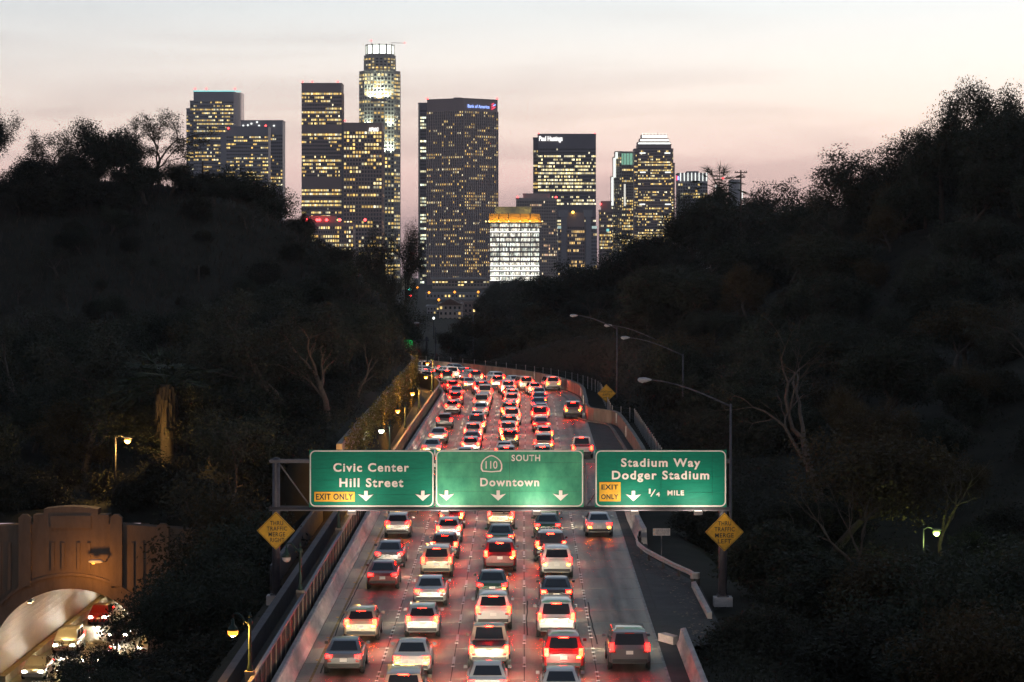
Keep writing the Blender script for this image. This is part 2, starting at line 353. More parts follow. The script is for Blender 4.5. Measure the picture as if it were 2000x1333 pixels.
# ------------------------------------------------------------------ freeway: slabs, joints, markings
LANES = [-8.15, -4.95, -1.65, 1.65, 4.95]
def build_freeway():
    b = MB(); pth = []
    ss = np.arange(60, 560, 2.0)
    for s in ss:                                           # bed under the slabs; widens into the two turnouts
        pth.append((road(s, toe(s)-.6, -.012)[0], road(s, rightedge(s)+.5, -.012)[0]))
    for (a, c), (e, g) in zip(pth[:-1], pth[1:]): b.face([a, c, g, e])
    fw = b.build('freeway', JOINT); tag(fw, kind='structure')
    edges = [None, -6.6, -3.3, 0, 3.3, 6.55]
    cells = []
    for k in range(5):
        s = 108.0+(k % 2)*.0
        while s < 470:
            cells.append((s, k)); s += 4.6
    cells.sort()
    stuff = MB(); n = 0
    def slab(mb, s, k, dz):
        s1 = s+4.50; g = .02
        L0 = (toe(s) if k == 0 else edges[k])+g; L1 = (toe(s1) if k == 0 else edges[k])+g; R_ = edges[k+1]-g
        p = [road(s, L0, dz)[0], road(s, R_, dz)[0], road(s1, R_, dz)[0], road(s1, L1, dz)[0]]
        lo = [Vector((q.x, q.y, q.z-.03)) for q in p]
        i = len(mb.v); mb.v += [tuple(q) for q in p+lo]
        for f in ((0,1,2,3),(0,4,5,1),(1,5,6,2),(2,6,7,3),(3,7,4,0)):
            mb.f.append(tuple(i+q for q in f)); mb.m.append(0); mb.c.append(None)
    for s, k in cells:
        dz = rng.uniform(-.002, .002)
        if n < 295 and s < 385:
            mb = MB(); slab(mb, s, k, dz); mb.build('concrete_slab', CONC, fw); n += 1
        else: slab(stuff, s, k, dz)
    tag(stuff.build('far_slab_field', CONC, fw), kind='stuff')
    # asphalt shoulder and turnouts
    a = MB(); L_ = []
    for s in np.arange(60, 560, 2.0): L_.append((road(s, 6.58, .002)[0], road(s, rightedge(s)+.45, .002)[0]))
    for (p, q), (u, v) in zip(L_[:-1], L_[1:]): a.face([p, q, v, u])
    sh = a.build('road_shoulder', ASPH); tag(sh, kind='structure')
    # markings: dash and marker meshes shared
    dash = MB().box((0, 0, .006), (.13, 2.1, .012)).mesh('lane_dash', WHITE)
    dot = MB().lathe([(.075, 0), (.07, .012), (.03, .022)], n=8).mesh('lane_marker', BOTT)
    blk = MB().box((0, 0, .011), (.16, .22, .022)).mesh('lane_marker', BOTT)
    sq = MB().box((0, 0, .011), (.12, .10, .022)).mesh('amber_marker', AMBM)
    lim = 0
    def put(name, me, s, d):
        p, th = road(s, d, .006); link_mesh(name, me, fw, p, (math.atan(GR), 0, th))
    s = 110.0
    while s < 420:
        far = s > 330
        for d in (-3.3, 0.0):
            put('lane_dash', dash, s, d)
            put('lane_marker', blk, s+5.4, d)
        for d in (-6.6, 3.3):                              # clusters of four ceramic markers
            if not far:
                for q in range(4): put('lane_marker', blk, s+q*1.25, d)
            else: put('lane_dash', dash, s+1.5, d); put('lane_dash', dash, s+5, d)
        put('amber_marker', sq, s, toe(s)+.55)
        s += 7.3
    e = MB()
    for d, w in ((6.5, .12),):
        pp = [(road(s, d-w/2, .006)[0], road(s, d+w/2, .006)[0]) for s in np.arange(100, 520, 3.0)]
        for (p, q), (u, v) in zip(pp[:-1], pp[1:]): e.face([p, q, v, u])
    e.build('edge_line', mat('worn_white', (.42, .40, .36), .7, vary=.6, scale=2.2), fw)
    e = MB(); pp = [(road(s, toe(s)+.62, .006)[0], road(s, toe(s)+.74, .006)[0]) for s in np.arange(100, 520, 3.0)]
    for (p, q), (u, v) in zip(pp[:-1], pp[1:]): e.face([p, q, v, u])
    e.build('median_line', mat('worn_yellow', (.30, .21, .06), .7, vary=.6, scale=2.2), fw)
    # oil and rubber darkening down the middle of each lane, fading to its sides
    om = bpy.data.materials.new('oil_stain'); om.use_nodes = True; nt = om.node_tree; N = nt.nodes; L = nt.links; b_ = N['Principled BSDF']
    b_.inputs['Base Color'].default_value = (.05, .043, .036, 1); b_.inputs['Roughness'].default_value = .5
    at_ = N.new('ShaderNodeAttribute'); at_.attribute_name = 'wear'; geo = N.new('ShaderNodeNewGeometry'); mp = N.new('ShaderNodeMapping'); mp.inputs['Scale'].default_value = (1.5, .12, 1); L.new(geo.outputs['Position'], mp.inputs[0])
    nz = N.new('ShaderNodeTexNoise'); nz.inputs['Scale'].default_value = 1.2; nz.inputs['Detail'].default_value = 5; L.new(mp.outputs[0], nz.inputs['Vector'])
    mm = N.new('ShaderNodeMath'); mm.operation = 'MULTIPLY'; L.new(at_.outputs['Fac'], mm.inputs[0]); L.new(nz.outputs[0], mm.inputs[1]); L.new(mm.outputs[0], b_.inputs['Alpha'])
    for k in range(5):
        me = bpy.data.meshes.new('oil_stain'); vs_ = []; fs_ = []; wr_ = []
        for q, s in enumerate(np.arange(104, 460, 3.0)):
            for off, w in ((-1.35, 0), (-.75, .55), (-.4, .35), (0, 1.0), (.4, .35), (.75, .55), (1.35, 0)): vs_.append(tuple(road(s, LANES[k]+off, .007)[0])); wr_.append(w)
            if q:
                for c in range(6): a = (q-1)*7+c; fs_.append((a, a+1, a+8, a+7))
        me.from_pydata(vs_, [], fs_); at2 = me.attributes.new('wear', 'FLOAT', 'POINT'); at2.data.foreach_set('value', wr_); me.materials.append(om); link_mesh('oil_stain', me, fw)
    # tar-sealed cracks
    for k, (s0, d0, ln) in enumerate([(137, 3.55, 16), (140, .18, 14), (128, -9.25, 60), (150, 7.0, 26), (205, 7.4, 60)]):
        c = MB(); q = []; d = d0
        for s in np.arange(s0, s0+ln, 1.2):
            d += rng.uniform(-.03, .03); q.append((road(s, d-.035, .0035)[0], road(s, d+.035, .0035)[0]))
        for (p, r_), (u, v) in zip(q[:-1], q[1:]): c.face([p, r_, v, u])
        c.build('sealed_crack', JOINT, fw)
build_freeway()

# ------------------------------------------------------------------ barriers, walls, fences
def one(name, mb, m, label, cat, group=None, smooth=False):
    return tag(mb.build(name, m, None, smooth), label, cat, group)
one('concrete_barrier', MB().sweep(rpath(100, 470, toe, 3), [(0, -.1), (0, .08), (-.12, .22), (-.32, .80), (-.40, .84), (-.58, .84), (-.60, -.1)]), BARR,
    'long pale sloped concrete barrier below the ribbed fence beside the freeway', 'barrier')
def ribbed_fence():
    o = thing('ribbed_fence', road(112, -11)[0], 'tall dark ribbed fence with a bluish top rail above the sloped barrier', 'fence')
    s = 108.0; post = MB().box((-.035, 0, .93), (.05, .12, 1.8)).mesh('post', RIB)
    while s < 396:
        d0 = toe(s)-.82; d1 = toe(s+2.5)-.82
        p, th = road(s, d0); q, _ = road(s+2.5, d1)
        link_mesh('post', post, o, p-o.location+Vector((.05, 0, 0)), (0, 0, th))
        MB().beam(p+Vector((-.06, 0, .95)), q+Vector((-.06, 0, .95)), .05, 1.7).build('panel', PANEL, o, world=True)
        MB().beam(p+Vector((-.03, 0, 1.86)), q+Vector((-.03, 0, 1.86)), .16, .09).build('top_rail', RAIL, o, world=True)
        s += 2.5
ribbed_fence()
b = MB()
for s in range(96, 420, 3):
    p0, p1 = road(s, toe(s)-.6, .05)[0], road(s, -13.2, .05)[0]; q0, q1 = road(s+3, toe(s+3)-.6, .05)[0], road(s+3, -13.2, .05)[0]
    b.face([p1, p0, q0, q1])
tag(b.build('walkway', mat('walk_concrete', (.13, .12, .11), .85, vary=.3, scale=1.5)), kind='structure')
one('parapet_wall', MB().sweep(rpath(96, 203, -12.75, 4), [(.13, -.3), (.13, 1.0), (.18, 1.0), (.18, 1.12), (-.18, 1.12), (-.18, 1.0), (-.13, 1.0), (-.13, -.3)]), mat('dark_concrete', (.11, .10, .11), .8, vary=.35, scale=1.2),
    'low dark parapet wall on the far side of the narrow walkway', 'wall')
one('stair_wall', MB().sweep(rpath(163, 203, -14.6, 4), [(.12, -2.5), (.12, .75), (-.12, .75), (-.12, -2.5)]), MATS['dark_concrete'],
    'short dark stair wall behind the walkway parapet', 'wall')
one('concrete_barrier', MB().sweep(rpath(100, 136.8, 7.4, 3), [(0, -.1), (0, .08), (.10, .22), (.20, .80), (.34, .84), (.45, .84), (.50, -.1)]), BARR,
    'pale concrete barrier ending at the mouth of the littered turnout', 'barrier', )
MBk = MB().sweep([(Vector((7.35, 138.2, GR*138)), (1, 0)), (Vector((7.95, 136.9, GR*137)), (.7, .7))], [(-.18, -.05), (-.18, .38), (.18, .42), (.18, -.05)])
one('barrier_stub', MBk, BARR, 'short broken concrete stub at the end of the turnout barrier', 'barrier')
one('concrete_barrier', MB().sweep([(Vector((8.1, 181, GR*181)), (1, 0)), (Vector((8.05, 186, GR*186)), (1, 0)), (Vector((8.0, 196, GR*196)), (1, 0)), (Vector((8.1, 204, GR*204)), (1, 0)), (Vector((8.7, 210, GR*210)), (.97, -.2)), (Vector((10.2, 215, GR*215)), (.95, -.3))],
    [(0, -.1), (0, .10), (.12, .25), (.26, .95), (.40, 1.0), (.55, 1.0), (.60, -.1)]), BARR, 'concrete barrier running under the exit sign to the curved guardrail', 'barrier')
wallpts = [(10.9, 214), (11.2, 245), (11.15, 262), (11.0, 282), (10.85, 290), (10.4, 293.5), (8.6, 297.5), (8.05, 300), (7.95, 306)]
wp = []
for i, (x, y) in enumerate(wallpts):
    a, c = wallpts[max(i-1, 0)], wallpts[min(i+1, len(wallpts)-1)]; t = Vector((c[0]-a[0], c[1]-a[1])).normalized(); wp.append((Vector((x, y, GR*y)), (t.y, -t.x)))
wp += [(p, r) for p, r in rpath(310, 470, lambda s: 6.55+.25*min(1, (s-305)/40), 4)]
one('retaining_wall', MB().sweep(wp, [(0, -.2), (.02, 1.28), (-.05, 1.28), (-.05, 1.42), (.30, 1.42), (.30, -.2)]), WALLC,
    'stained concrete retaining wall that jogs round the turnout and follows the bend', 'wall')
kp = [(p-Vector((r[0]*.75, r[1]*.75, 0)), r) for p, r in wp[:12]]
one('kerb', MB().sweep(kp, [(-.15, -.1), (-.13, .16), (.12, .16), (.14, -.1)]), mat('kerb_concrete', (.30, .26, .22), .85, vary=.4, scale=1.5), 'low stained kerb along the foot of the retaining wall', 'kerb')
# marker posts on the wall and the line of pale fence posts behind it
mk = MB().box((0, 0, .5), (.10, .06, 1.0)).box((0, -.035, .85), (.08, .02, .22)).mesh('marker_post', WHITE)
for k, s in enumerate((268, 287, 303, 318, 334, 352, 371)):
    if s < 300: x = float(np.interp(s, [262, 290], [11.0, 10.7])); p = Vector((x-.1, s, GR*s+.55)); th = 0
    else: p, th = road(s, 6.5, .55)
    o = link_mesh('marker_post', mk, None, p, (0, 0, th)); tag(o, 'slim white marker post on the face of the stained retaining wall', 'marker post', 'white marker posts on the retaining wall')
fo = thing('post_fence', (12, 300, GR*300), 'line of pale fence posts and thin wires behind the retaining wall', 'fence')
pm = MB().lathe([(.045, 0), (.045, 1.5), (.02, 1.54)], n=6).mesh('post', mat('pale_post', (.62, .55, .50), .5, vary=.2, scale=3)); prev = None
fpts = [(12.6, y) for y in np.arange(232, 290, 2.6)]+[(12.6-.42*(y-290), y) for y in np.arange(291, 297, 2.0)]
fpts += [tuple(road(s, 9.0)[0][:2]) for s in np.arange(299, 440, 3.3)]
wires = MB()
for x, y in fpts:
    zt = GR*min(y, 440)+.35; p = Vector((x, y, zt)); link_mesh('post', pm, fo, p-fo.location)
    if prev is not None:
        for h in (.45, .95, 1.4): wires.tube([prev+Vector((0, 0, h)), p+Vector((0, 0, h))], .010, 3)
    prev = p
wires.build('wire', STEEL, fo, world=True)
# curved guardrail round the turnout
gr = thing('guardrail', (9, 168, GR*168), 'curved pale steel guardrail on blocks at the littered turnout', 'guardrail')
gp = [(10.35, 159.6), (10.1, 161.2), (9.5, 164), (8.8, 168), (8.15, 172), (7.85, 175.5), (7.9, 178.5), (8.15, 181.5), (8.6, 183.5)]
gq = []
for i, (x, y) in enumerate(gp):
    a, c = gp[max(i-1, 0)], gp[min(i+1, len(gp)-1)]; t = Vector((c[0]-a[0], c[1]-a[1])).normalized(); gq.append((Vector((x, y, GR*y)), (t.y, -t.x)))
GRL = mat('rail_paint', (.50, .45, .42), .5, metal=.2, vary=.3, scale=3)
MB().sweep(gq, [(0, .45), (-.07, .51), (0, .57), (0, .63), (-.07, .69), (0, .76), (.03, .76), (.03, .45)]).build('rail', GRL, gr, world=True)
for i, (x, y) in enumerate(gp[:-1]):
    MB().box((x+.22, y, GR*y+.32), (.16, .16, .75)).build('post', mat('post_timber', (.10, .08, .07), .9, vary=.3, scale=5), gr, world=True)
    MB().box((x+.09, y, GR*y+.58), (.14, .15, .33)).build('block', MATS['post_timber'], gr, world=True)
MB().tube([(10.35, 159.3, GR*160+.45), (10.35, 159.3, GR*160+.78)], .28, 10).build('end_cap', GRL, gr, world=True)
one('kerb', MB().sweep([(Vector((10.25, 146, GR*146)), (1, 0)), (Vector((10.25, 159, GR*159)), (1, 0))], [(-.12, -.1), (-.12, .3), (.12, .34), (.12, -.1)]), BARR, 'short straight kerb beside the sign gantry footing', 'kerb')
lit = MB()
for i in range(260):
    y = rng.uniform(139, 176); x = float(np.interp(y, [139, 160, 176], [9.3, 9.6, 7.6]))+rng.gauss(0, .45); r = rng.uniform(.04, .13)
    a = rng.uniform(0, 6.28); z = GR*y+.02+rng.uniform(0, .05)
    lit.face([(x+r*math.cos(a+t), y+r*math.sin(a+t), z+rng.uniform(0, .05)) for t in (0, 2.1, 4.2)])
tag(lit.build('roadside_litter', mat('litter', (.34, .25, .17), .9, vary=.6, scale=4)), 'dry leaves and litter gathered in the turnout', 'litter', kind='stuff')

# ivy-clad retaining wall left of the walkway
one('ivy_wall', MB().sweep(rpath(204, 398, -13.35, 4), [(.15, -.4), (.15, 4.7), (-.25, 4.7), (-.25, -.4)]), WALLC, 'tall retaining wall under ivy beside the row of lit ornate lamps', 'wall')
def leaf_cloud(centres, per, spread, size, seed, flat=None):
    g = np.random.default_rng(seed); n = len(centres)*per
    q = g.normal(0, 1, (n, 3)); q *= (g.random((n, 1))**.42)*1.75/np.linalg.norm(q, axis=1)[:, None]
    c = np.repeat(np.asarray(centres, float), per, 0)+q*np.asarray(spread)
    a = g.normal(0, 1, (n, 3)); a /= np.linalg.norm(a, axis=1)[:, None]; b = np.cross(a, g.normal(0, 1, (n, 3))); b /= np.linalg.norm(b, axis=1)[:, None]
    if flat is not None: a[:, flat] *= .3; b[:, flat] *= .3
    s = g.uniform(.6, 1.3, (n, 1))*size
    V = np.stack([c-a*s, c+b*s*.45, c+a*s, c-b*s*.45], 1).reshape(-1, 3)
    return V
def quads_mesh(name, V, m):
    n = len(V)//4; me = bpy.data.meshes.new(name); me.vertices.add(len(V)); me.vertices.foreach_set('co', V.ravel().astype('f4'))
    me.loops.add(len(V)); me.loops.foreach_set('vertex_index', np.arange(len(V), dtype='i4'))
    me.polygons.add(n); me.polygons.foreach_set('loop_start', np.arange(0, len(V), 4, dtype='i4'))
    me.update(calc_edges=True); me.materials.append(m); return me
iv = []
for i in range(2600):
    s = rng.uniform(206, 396); h = 4.9*rng.random()**.8; p = road(s, -13.1+.25*math.sin(s*1.9)*rng.random(), h)[0]; iv.append(p)
tag(link_mesh('wall_ivy', quads_mesh('wall_ivy', leaf_cloud([tuple(p) for p in iv], 9, (.14, .35, .3), .13, 3), IVY)), 'ivy hanging over the retaining wall by the lit lamps', 'ivy', kind='stuff')

# ------------------------------------------------------------------ lettering
def raw_text(s, bold=0.0, space=1.0, shear=0.0):
    cu = bpy.data.curves.new('lettering', 'FONT'); cu.body = s; cu.size = 1; cu.space_character = space; cu.offset = bold; cu.resolution_u = 4; cu.shear = shear
    ob = bpy.data.objects.new('lettering', cu); COL.objects.link(ob); bpy.context.view_layer.update()
    me = bpy.data.meshes.new_from_object(ob.evaluated_get(bpy.context.evaluated_depsgraph_get()))
    bpy.data.objects.remove(ob); bpy.data.curves.remove(cu)
    co = np.zeros(len(me.vertices)*3); me.vertices.foreach_get('co', co); return me, co.reshape(-1, 3)
_m, _c = raw_text('H'); CAP = _c[:, 1].max(); bpy.data.meshes.remove(_m)
def lettering(s, x0, x1, zb, cap, y, m, parent, bold=.012, space=1.12, org=None, name='lettering', shear=0.0):
    """flat raised letters in the XZ plane facing -Y: from x0 to x1, baseline zb, capital height cap"""
    me, co = raw_text(s, bold, space, shear); lo, hi = co[:, 0].min(), co[:, 0].max()
    out = np.zeros_like(co); out[:, 0] = x0+(co[:, 0]-lo)/(hi-lo)*(x1-x0); out[:, 2] = zb+co[:, 1]/CAP*cap; out[:, 1] = y
    if org is not None: out -= np.array(org)
    me.vertices.foreach_set('co', out.ravel()); me.update(); me.materials.clear(); me.materials.append(m); me.name = name
    return link_mesh(name, me, parent)

# ------------------------------------------------------------------ sign gantry
GY = 152.0; K = F/GY
def gx(px): return (px-1000)/K
def gzz(py): return EYE-(py-HZ)/K
def gantry():
    xl, xr = gx(538), gx(1413); zt, zb = gzz(902), gzz(994)
    o = thing('sign_gantry', (xr, GY+.5, GR*GY), 'steel truss sign gantry spanning the freeway with three green panels', 'sign gantry')
    for x, g in ((xl, gz(xl, GY+.5)), (xr, GR*GY)):
        MB().lathe([(.24, g-.3-0), (.22, g+3.5), (.20, zt+.15), (.05, zt+.2)], (x, GY+.5, 0), 14).build('post', STEEL, o, True, True)
        f = MB().box((x, GY+.5, g+.06), (1.0, 1.0, .5)).build('footing', BARR, o, world=True)
        MB().box((x, GY+.5, g+.36), (.62, .62, .08)).build('base_plate', STEEL, f)
        f.children[0].data.transform(Matrix.Translation(-o.location))
        for a in range(6):
            t = a*math.pi/3; bm = MB().lathe([(.03, .40), (.03, .52)], (x+.27*math.cos(t), GY+.5+.27*math.sin(t), g), 6).build('bolt', STEEL, f); bm.data.transform(Matrix.Translation(-o.location))
    for yy in (GY+.12, GY+.88):
        for z in (zt, zb):
            MB().beam((xl-.35, yy, z), (xr+.35, yy, z), .12, .16).build('chord', STEEL if z == zt else DKST, o, world=True)
    n = 13; xs = [xl+(xr-xl)*i/n for i in range(n+1)]
    for i, x in enumerate(xs):
        for yy in (GY+.12, GY+.88): MB().beam((x, yy, zb+.08), (x, yy, zt-.08), .09, .09).build('strut', STEEL, o, world=True)
        for z in (zb, zt): MB().beam((x, GY+.18, z), (x, GY+.82, z), .07, .07).build('cross_tie', STEEL, o, world=True)
        if i < n:
            a, c = ((zt-.1, zb+.1) if (i % 2 == 0) else (zb+.1, zt-.1))
            MB().beam((x+.08, GY+.88, a), (xs[i+1]-.08, GY+.88, c), .07, .07).build('diagonal', STEEL, o, world=True)
    MB().beam((xl-.3, GY-.42, zb-.06), (xr+.3, GY-.42, zb-.06), .05, .05).build('walkway_rail', STEEL, o, world=True)
    MB().box(((xl+xr)/2, GY-.20, zb-.02), (xr-xl-2.4, .40, .04)).build('catwalk', DKST, o, world=True)
    for px in (690, 870, 1048, 1237, 1360):                # luminaires that light the panels
        x = gx(px); l = MB().box((x, GY-1.55, zb-.10), (.46, .24, .20)).box((x, GY-.92, zb-.12), (.07, 1.1, .06)).build('sign_luminaire', mat('luminaire_box', (.45, .38, .36), .5, vary=.2, scale=6), o, world=True)
        MB().box((x, GY-1.50, zb+.008), (.38, .16, .012)).build('lens', mat('luminaire_lens', (.6, .6, .55), .2, emit=(1, .86, .70), es=3.0), l).data.transform(Matrix.Translation(-o.location))
    for k in range(7):
        x0 = gx(760+k*56)
        MB().box((x0, GY-.32, zb-.16), (.07, .07, .18)).build('bracket', DKST, o, world=True)
    return o
GANTRY = gantry()


def round_rect(x0, x1, z0, z1, r, n=5):
    pts = []
    for cx, cz, a0 in ((x1-r, z1-r, 0), (x0+r, z1-r, 90), (x0+r, z0+r, 180), (x1-r, z0+r, 270)):
        for k in range(n+1): t = R(a0+90*k/n); pts.append((cx+r*math.cos(t), cz+r*math.sin(t)))
    return pts
def ring(mb, a, c, y):
    k = len(a)
    for i in range(k):
        j = (i+1) % k; mb.face([(a[i][0], y, a[i][1]), (c[i][0], y, c[i][1]), (c[j][0], y, c[j][1]), (a[j][0], y, a[j][1])])
def arrow(o, px, py, org):
    x, z = gx(px), gzz(py); w, h = 15/K, 10/K
    pts = [(x-3.3/K, z+h), (x+3.3/K, z+h), (x+3.3/K, z+.6/K), (x+w, z+3.4/K), (x, z-h), (x-w, z+3.4/K), (x-3.3/K, z+.6/K)]
    MB().prism([(a-org[0], c-org[2]) for a, c in pts], GY-.10-org[1], GY-.075-org[1]).build('arrow', SIGNW, o)
def guide_sign(x0, x1, y0, y1, m, label, rows, cols):
    X0, X1, Z1, Z0 = gx(x0), gx(x1), gzz(y0), gzz(y1)
    o = thing('guide_sign', ((X0+X1)/2, GY, Z0), label, 'road sign'); org = o.location
    cs = [X0]+[gx(c) for c in cols]+[X1]; rs = [Z0]+[gzz(r) for r in rows][::-1]+[Z1]
    for i in range(len(cs)-1):
        for j in range(len(rs)-1):
            MB().box(((cs[i]+cs[i+1])/2, GY+rng.uniform(-.004, .004), (rs[j]+rs[j+1])/2), (cs[i+1]-cs[i]-.012, .05, rs[j+1]-rs[j]-.010)).build('panel', m, o, world=True)
    MB().box(((X0+X1)/2, GY+.045, (Z0+Z1)/2), (X1-X0-.04, .03, Z1-Z0-.04)).build('backing', DKST, o, world=True)
    b = MB(); e = .03; ring(b, round_rect(X0+e, X1-e, Z0+e, Z1-e, .30), round_rect(X0+e+.065, X1-e-.065, Z0+e+.065, Z1-e-.065, .24), GY-.040)
    b.build('border', SIGNW, o, world=True)
    return o, org
def words(o, org, s, x0, x1, ytop, ybase, m=SIGNW, bold=.028, space=1.18, y=GY-.055):
    return lettering(s, gx(x0), gx(x1), gzz(ybase), (ybase-ytop)/K, y, m, o, bold, space, org)
def plaque(o, org, x0, x1, y0, y1, lines):
    p = MB().box(((gx(x0)+gx(x1))/2, GY-.050, (gzz(y0)+gzz(y1))/2), (gx(x1)-gx(x0), .02, gzz(y0)-gzz(y1))).build('plaque', SIGNY, o, world=True)
    for s, a, c, t, b in lines: words(p, org, s, a, c, t, b, SIGNK, .03, 1.1, GY-.066)
o, g = guide_sign(604, 848, 879, 991, GREEN, 'green guide sign with two street names above a walkway fence', (915, 938, 966), (735,))
words(o, g, 'Civic Center', 651, 799, 905.5, 921); words(o, g, 'Hill Street', 663, 788, 935, 951)
plaque(o, g, 614, 693, 961, 980, [('EXIT ONLY', 617, 690, 965, 976)])
arrow(o, 715, 969, g); arrow(o, 826, 968.5, g)
o, g = guide_sign(850.5, 1140, 879, 991, GREENM, 'large worn green guide sign with painted-in glare, route shield and three arrows', (904, 932, 960), (995,))
words(o, g, 'SOUTH', 999, 1055, 889, 900.5); words(o, g, '110', 948.5, 971.5, 901, 915.5, bold=.01, space=1.0); words(o, g, 'Downtown', 938, 1053, 934.5, 949.5)
def shield(sc): 
    pts = [(-.86, -.92), (-1, -.62), (-1, -.1), (-.86, .35), (-.55, .72), (-.2, .95), (0, 1), (.2, .95), (.55, .72), (.86, .35), (1, -.1), (1, -.62), (.86, -.92), (0, -1)]
    return [(gx(960)+p[0]*21/K*sc, gzz(906)+p[1]*16.8/K*sc) for p in pts]
b = MB(); ring(b, shield(1), shield(.87), GY-.056); b.build('route_shield', SIGNW, o, world=True)
for px in (872, 973, 1095): arrow(o, px, 968, g)
o, g = guide_sign(1162, 1419, 879, 991, GREEN, 'green guide sign with stadium exit name beside the yellow merge diamond', (932, 962), (1205, 1291, 1391))
words(o, g, 'Stadium Way', 1213, 1368, 896, 911.5); words(o, g, 'Dodger Stadium', 1195, 1385, 920.5, 936)
plaque(o, g, 1170.5, 1212, 942, 979.5, [('EXIT', 1174.5, 1207.5, 947, 956), ('ONLY', 1174, 1207.5, 966, 975)])
arrow(o, 1237, 969, g); words(o, g, '1', 1267, 1270.5, 955, 964.5, bold=.01); words(o, g, '4', 1281, 1289, 961.5, 970, bold=.01); words(o, g, 'MILE', 1303.5, 1336, 958.5, 967.5)
MB().beam((gx(1271)-0, GY-.055, gzz(970)), (gx(1280), GY-.055, gzz(956)), .012, .05).build('lettering', SIGNW, o, world=True)
# light out of the five luminaires on the catwalk
for px in (690, 870, 1048, 1237, 1360):
    l = lamp('luminaire_light', 'AREA', GANTRY, Vector((gx(px), GY-1.50, gzz(994)+.03))-GANTRY.location, 88, (1, .86, .68), shape='RECTANGLE', size=1.2, size_y=.2)
    l.rotation_euler = (R(142), 0, 0)

def diamond(px, py, half, Y, lines, label, post=None):
    k = F/Y; c = at(px, py, Y); r = half/k
    o = thing('merge_sign', (c.x, Y, c.z-r), label, 'warning sign'); org = o.location
    def dm(s, rr=.09):
        pts = []
        for a in (0, 90, 180, 270):
            t = R(a); nx, nz = math.cos(t), math.sin(t); tx, tz = -nz, nx
            for q in (-1, 0, 1): pts.append((c.x+nx*(r*s-rr*abs(q)*.9-0*rr)+tx*q*rr, c.z+nz*(r*s-rr*abs(q)*.9)+tz*q*rr))
        return pts
    MB().prism([(a-org[0], d-org[2]) for a, d in dm(1)], -.02, .02).build('plate', SIGNY, o)
    b = MB(); ring(b, dm(.955), dm(.925), Y-.028); b.build('border', SIGNK, o, world=True)
    for s, x0, x1, t, bb in lines:
        lettering(s, (x0-1000)/F*Y, (x1-1000)/F*Y, EYE-(bb-HZ)/k, (bb-t)/k, Y-.03, SIGNK, o, .015, 1.12, org)
    MB().box((c.x, Y+.06, c.z), (.10, .08, r*1.5)).build('bracket', STEEL, o, world=True)
    if post is not None: MB().box((c.x, Y+.12, (c.z+post)/2-.1), (.10, .08, c.z-post+.2)).build('post', STEEL, o, world=True)
diamond(539, 1037, 37, GY-.1, [('THRU', 527.5, 553, 1018, 1026), ('TRAFFIC', 521, 561, 1029, 1036.5), ('MERGE', 524.5, 557, 1040, 1048), ('RIGHT', 528, 555.5, 1051, 1059)], 'yellow diamond sign telling traffic to merge right, on a gantry post')
diamond(1415, 1039.5, 37.5, GY-.1, [('THRU', 1402.5, 1428, 1018.5, 1026.5), ('TRAFFIC', 1395.5, 1435, 1030, 1038), ('MERGE', 1396.5, 1433, 1042, 1050), ('LEFT', 1402, 1428, 1053.5, 1061.5)], 'yellow diamond sign telling traffic to merge left, on a gantry post')
diamond(1184.5, 769, 18, 309, [('RIGHT LANE', 1173, 1196, 763.5, 767), ('EXITS', 1177.5, 1191.5, 769.5, 773), ('AHEAD', 1178, 1192, 775.5, 779)], 'small yellow diamond lane sign above the retaining wall at the bend', GR*309)
# small white roadside sign
c = at(1292, 1039.5, 176)
o = thing('roadside_sign', (c.x, 176, gz(c.x, 176)), 'small weathered white sign on a thin post beside the guardrail', 'road sign'); org = o.location
MB().box((c.x, 176, c.z), (1.08, .03, .45)).build('plate', mat('old_white', (.62, .58, .55), .6, vary=.4, scale=6), o, world=True)
MB().box((c.x, 176.05, (c.z+org.z)/2), (.07, .06, c.z-org.z+.3)).build('post', STEEL, o, world=True)
for k in range(3):
    x = c.x-.33
    while x < c.x+.46:
        w = rng.uniform(.03, .10); MB().box((x+w/2, 175.98, c.z+.12-.12*k), (w, .006, .055)).build('faded_mark', mat('faded_ink', (.28, .26, .26), .7), o, world=True); x += w+.03
for z in (.13, -.13): MB().box((c.x-.46, 175.98, c.z+z), (.07, .006, .07)).build('reflector', AMBM, o, world=True)

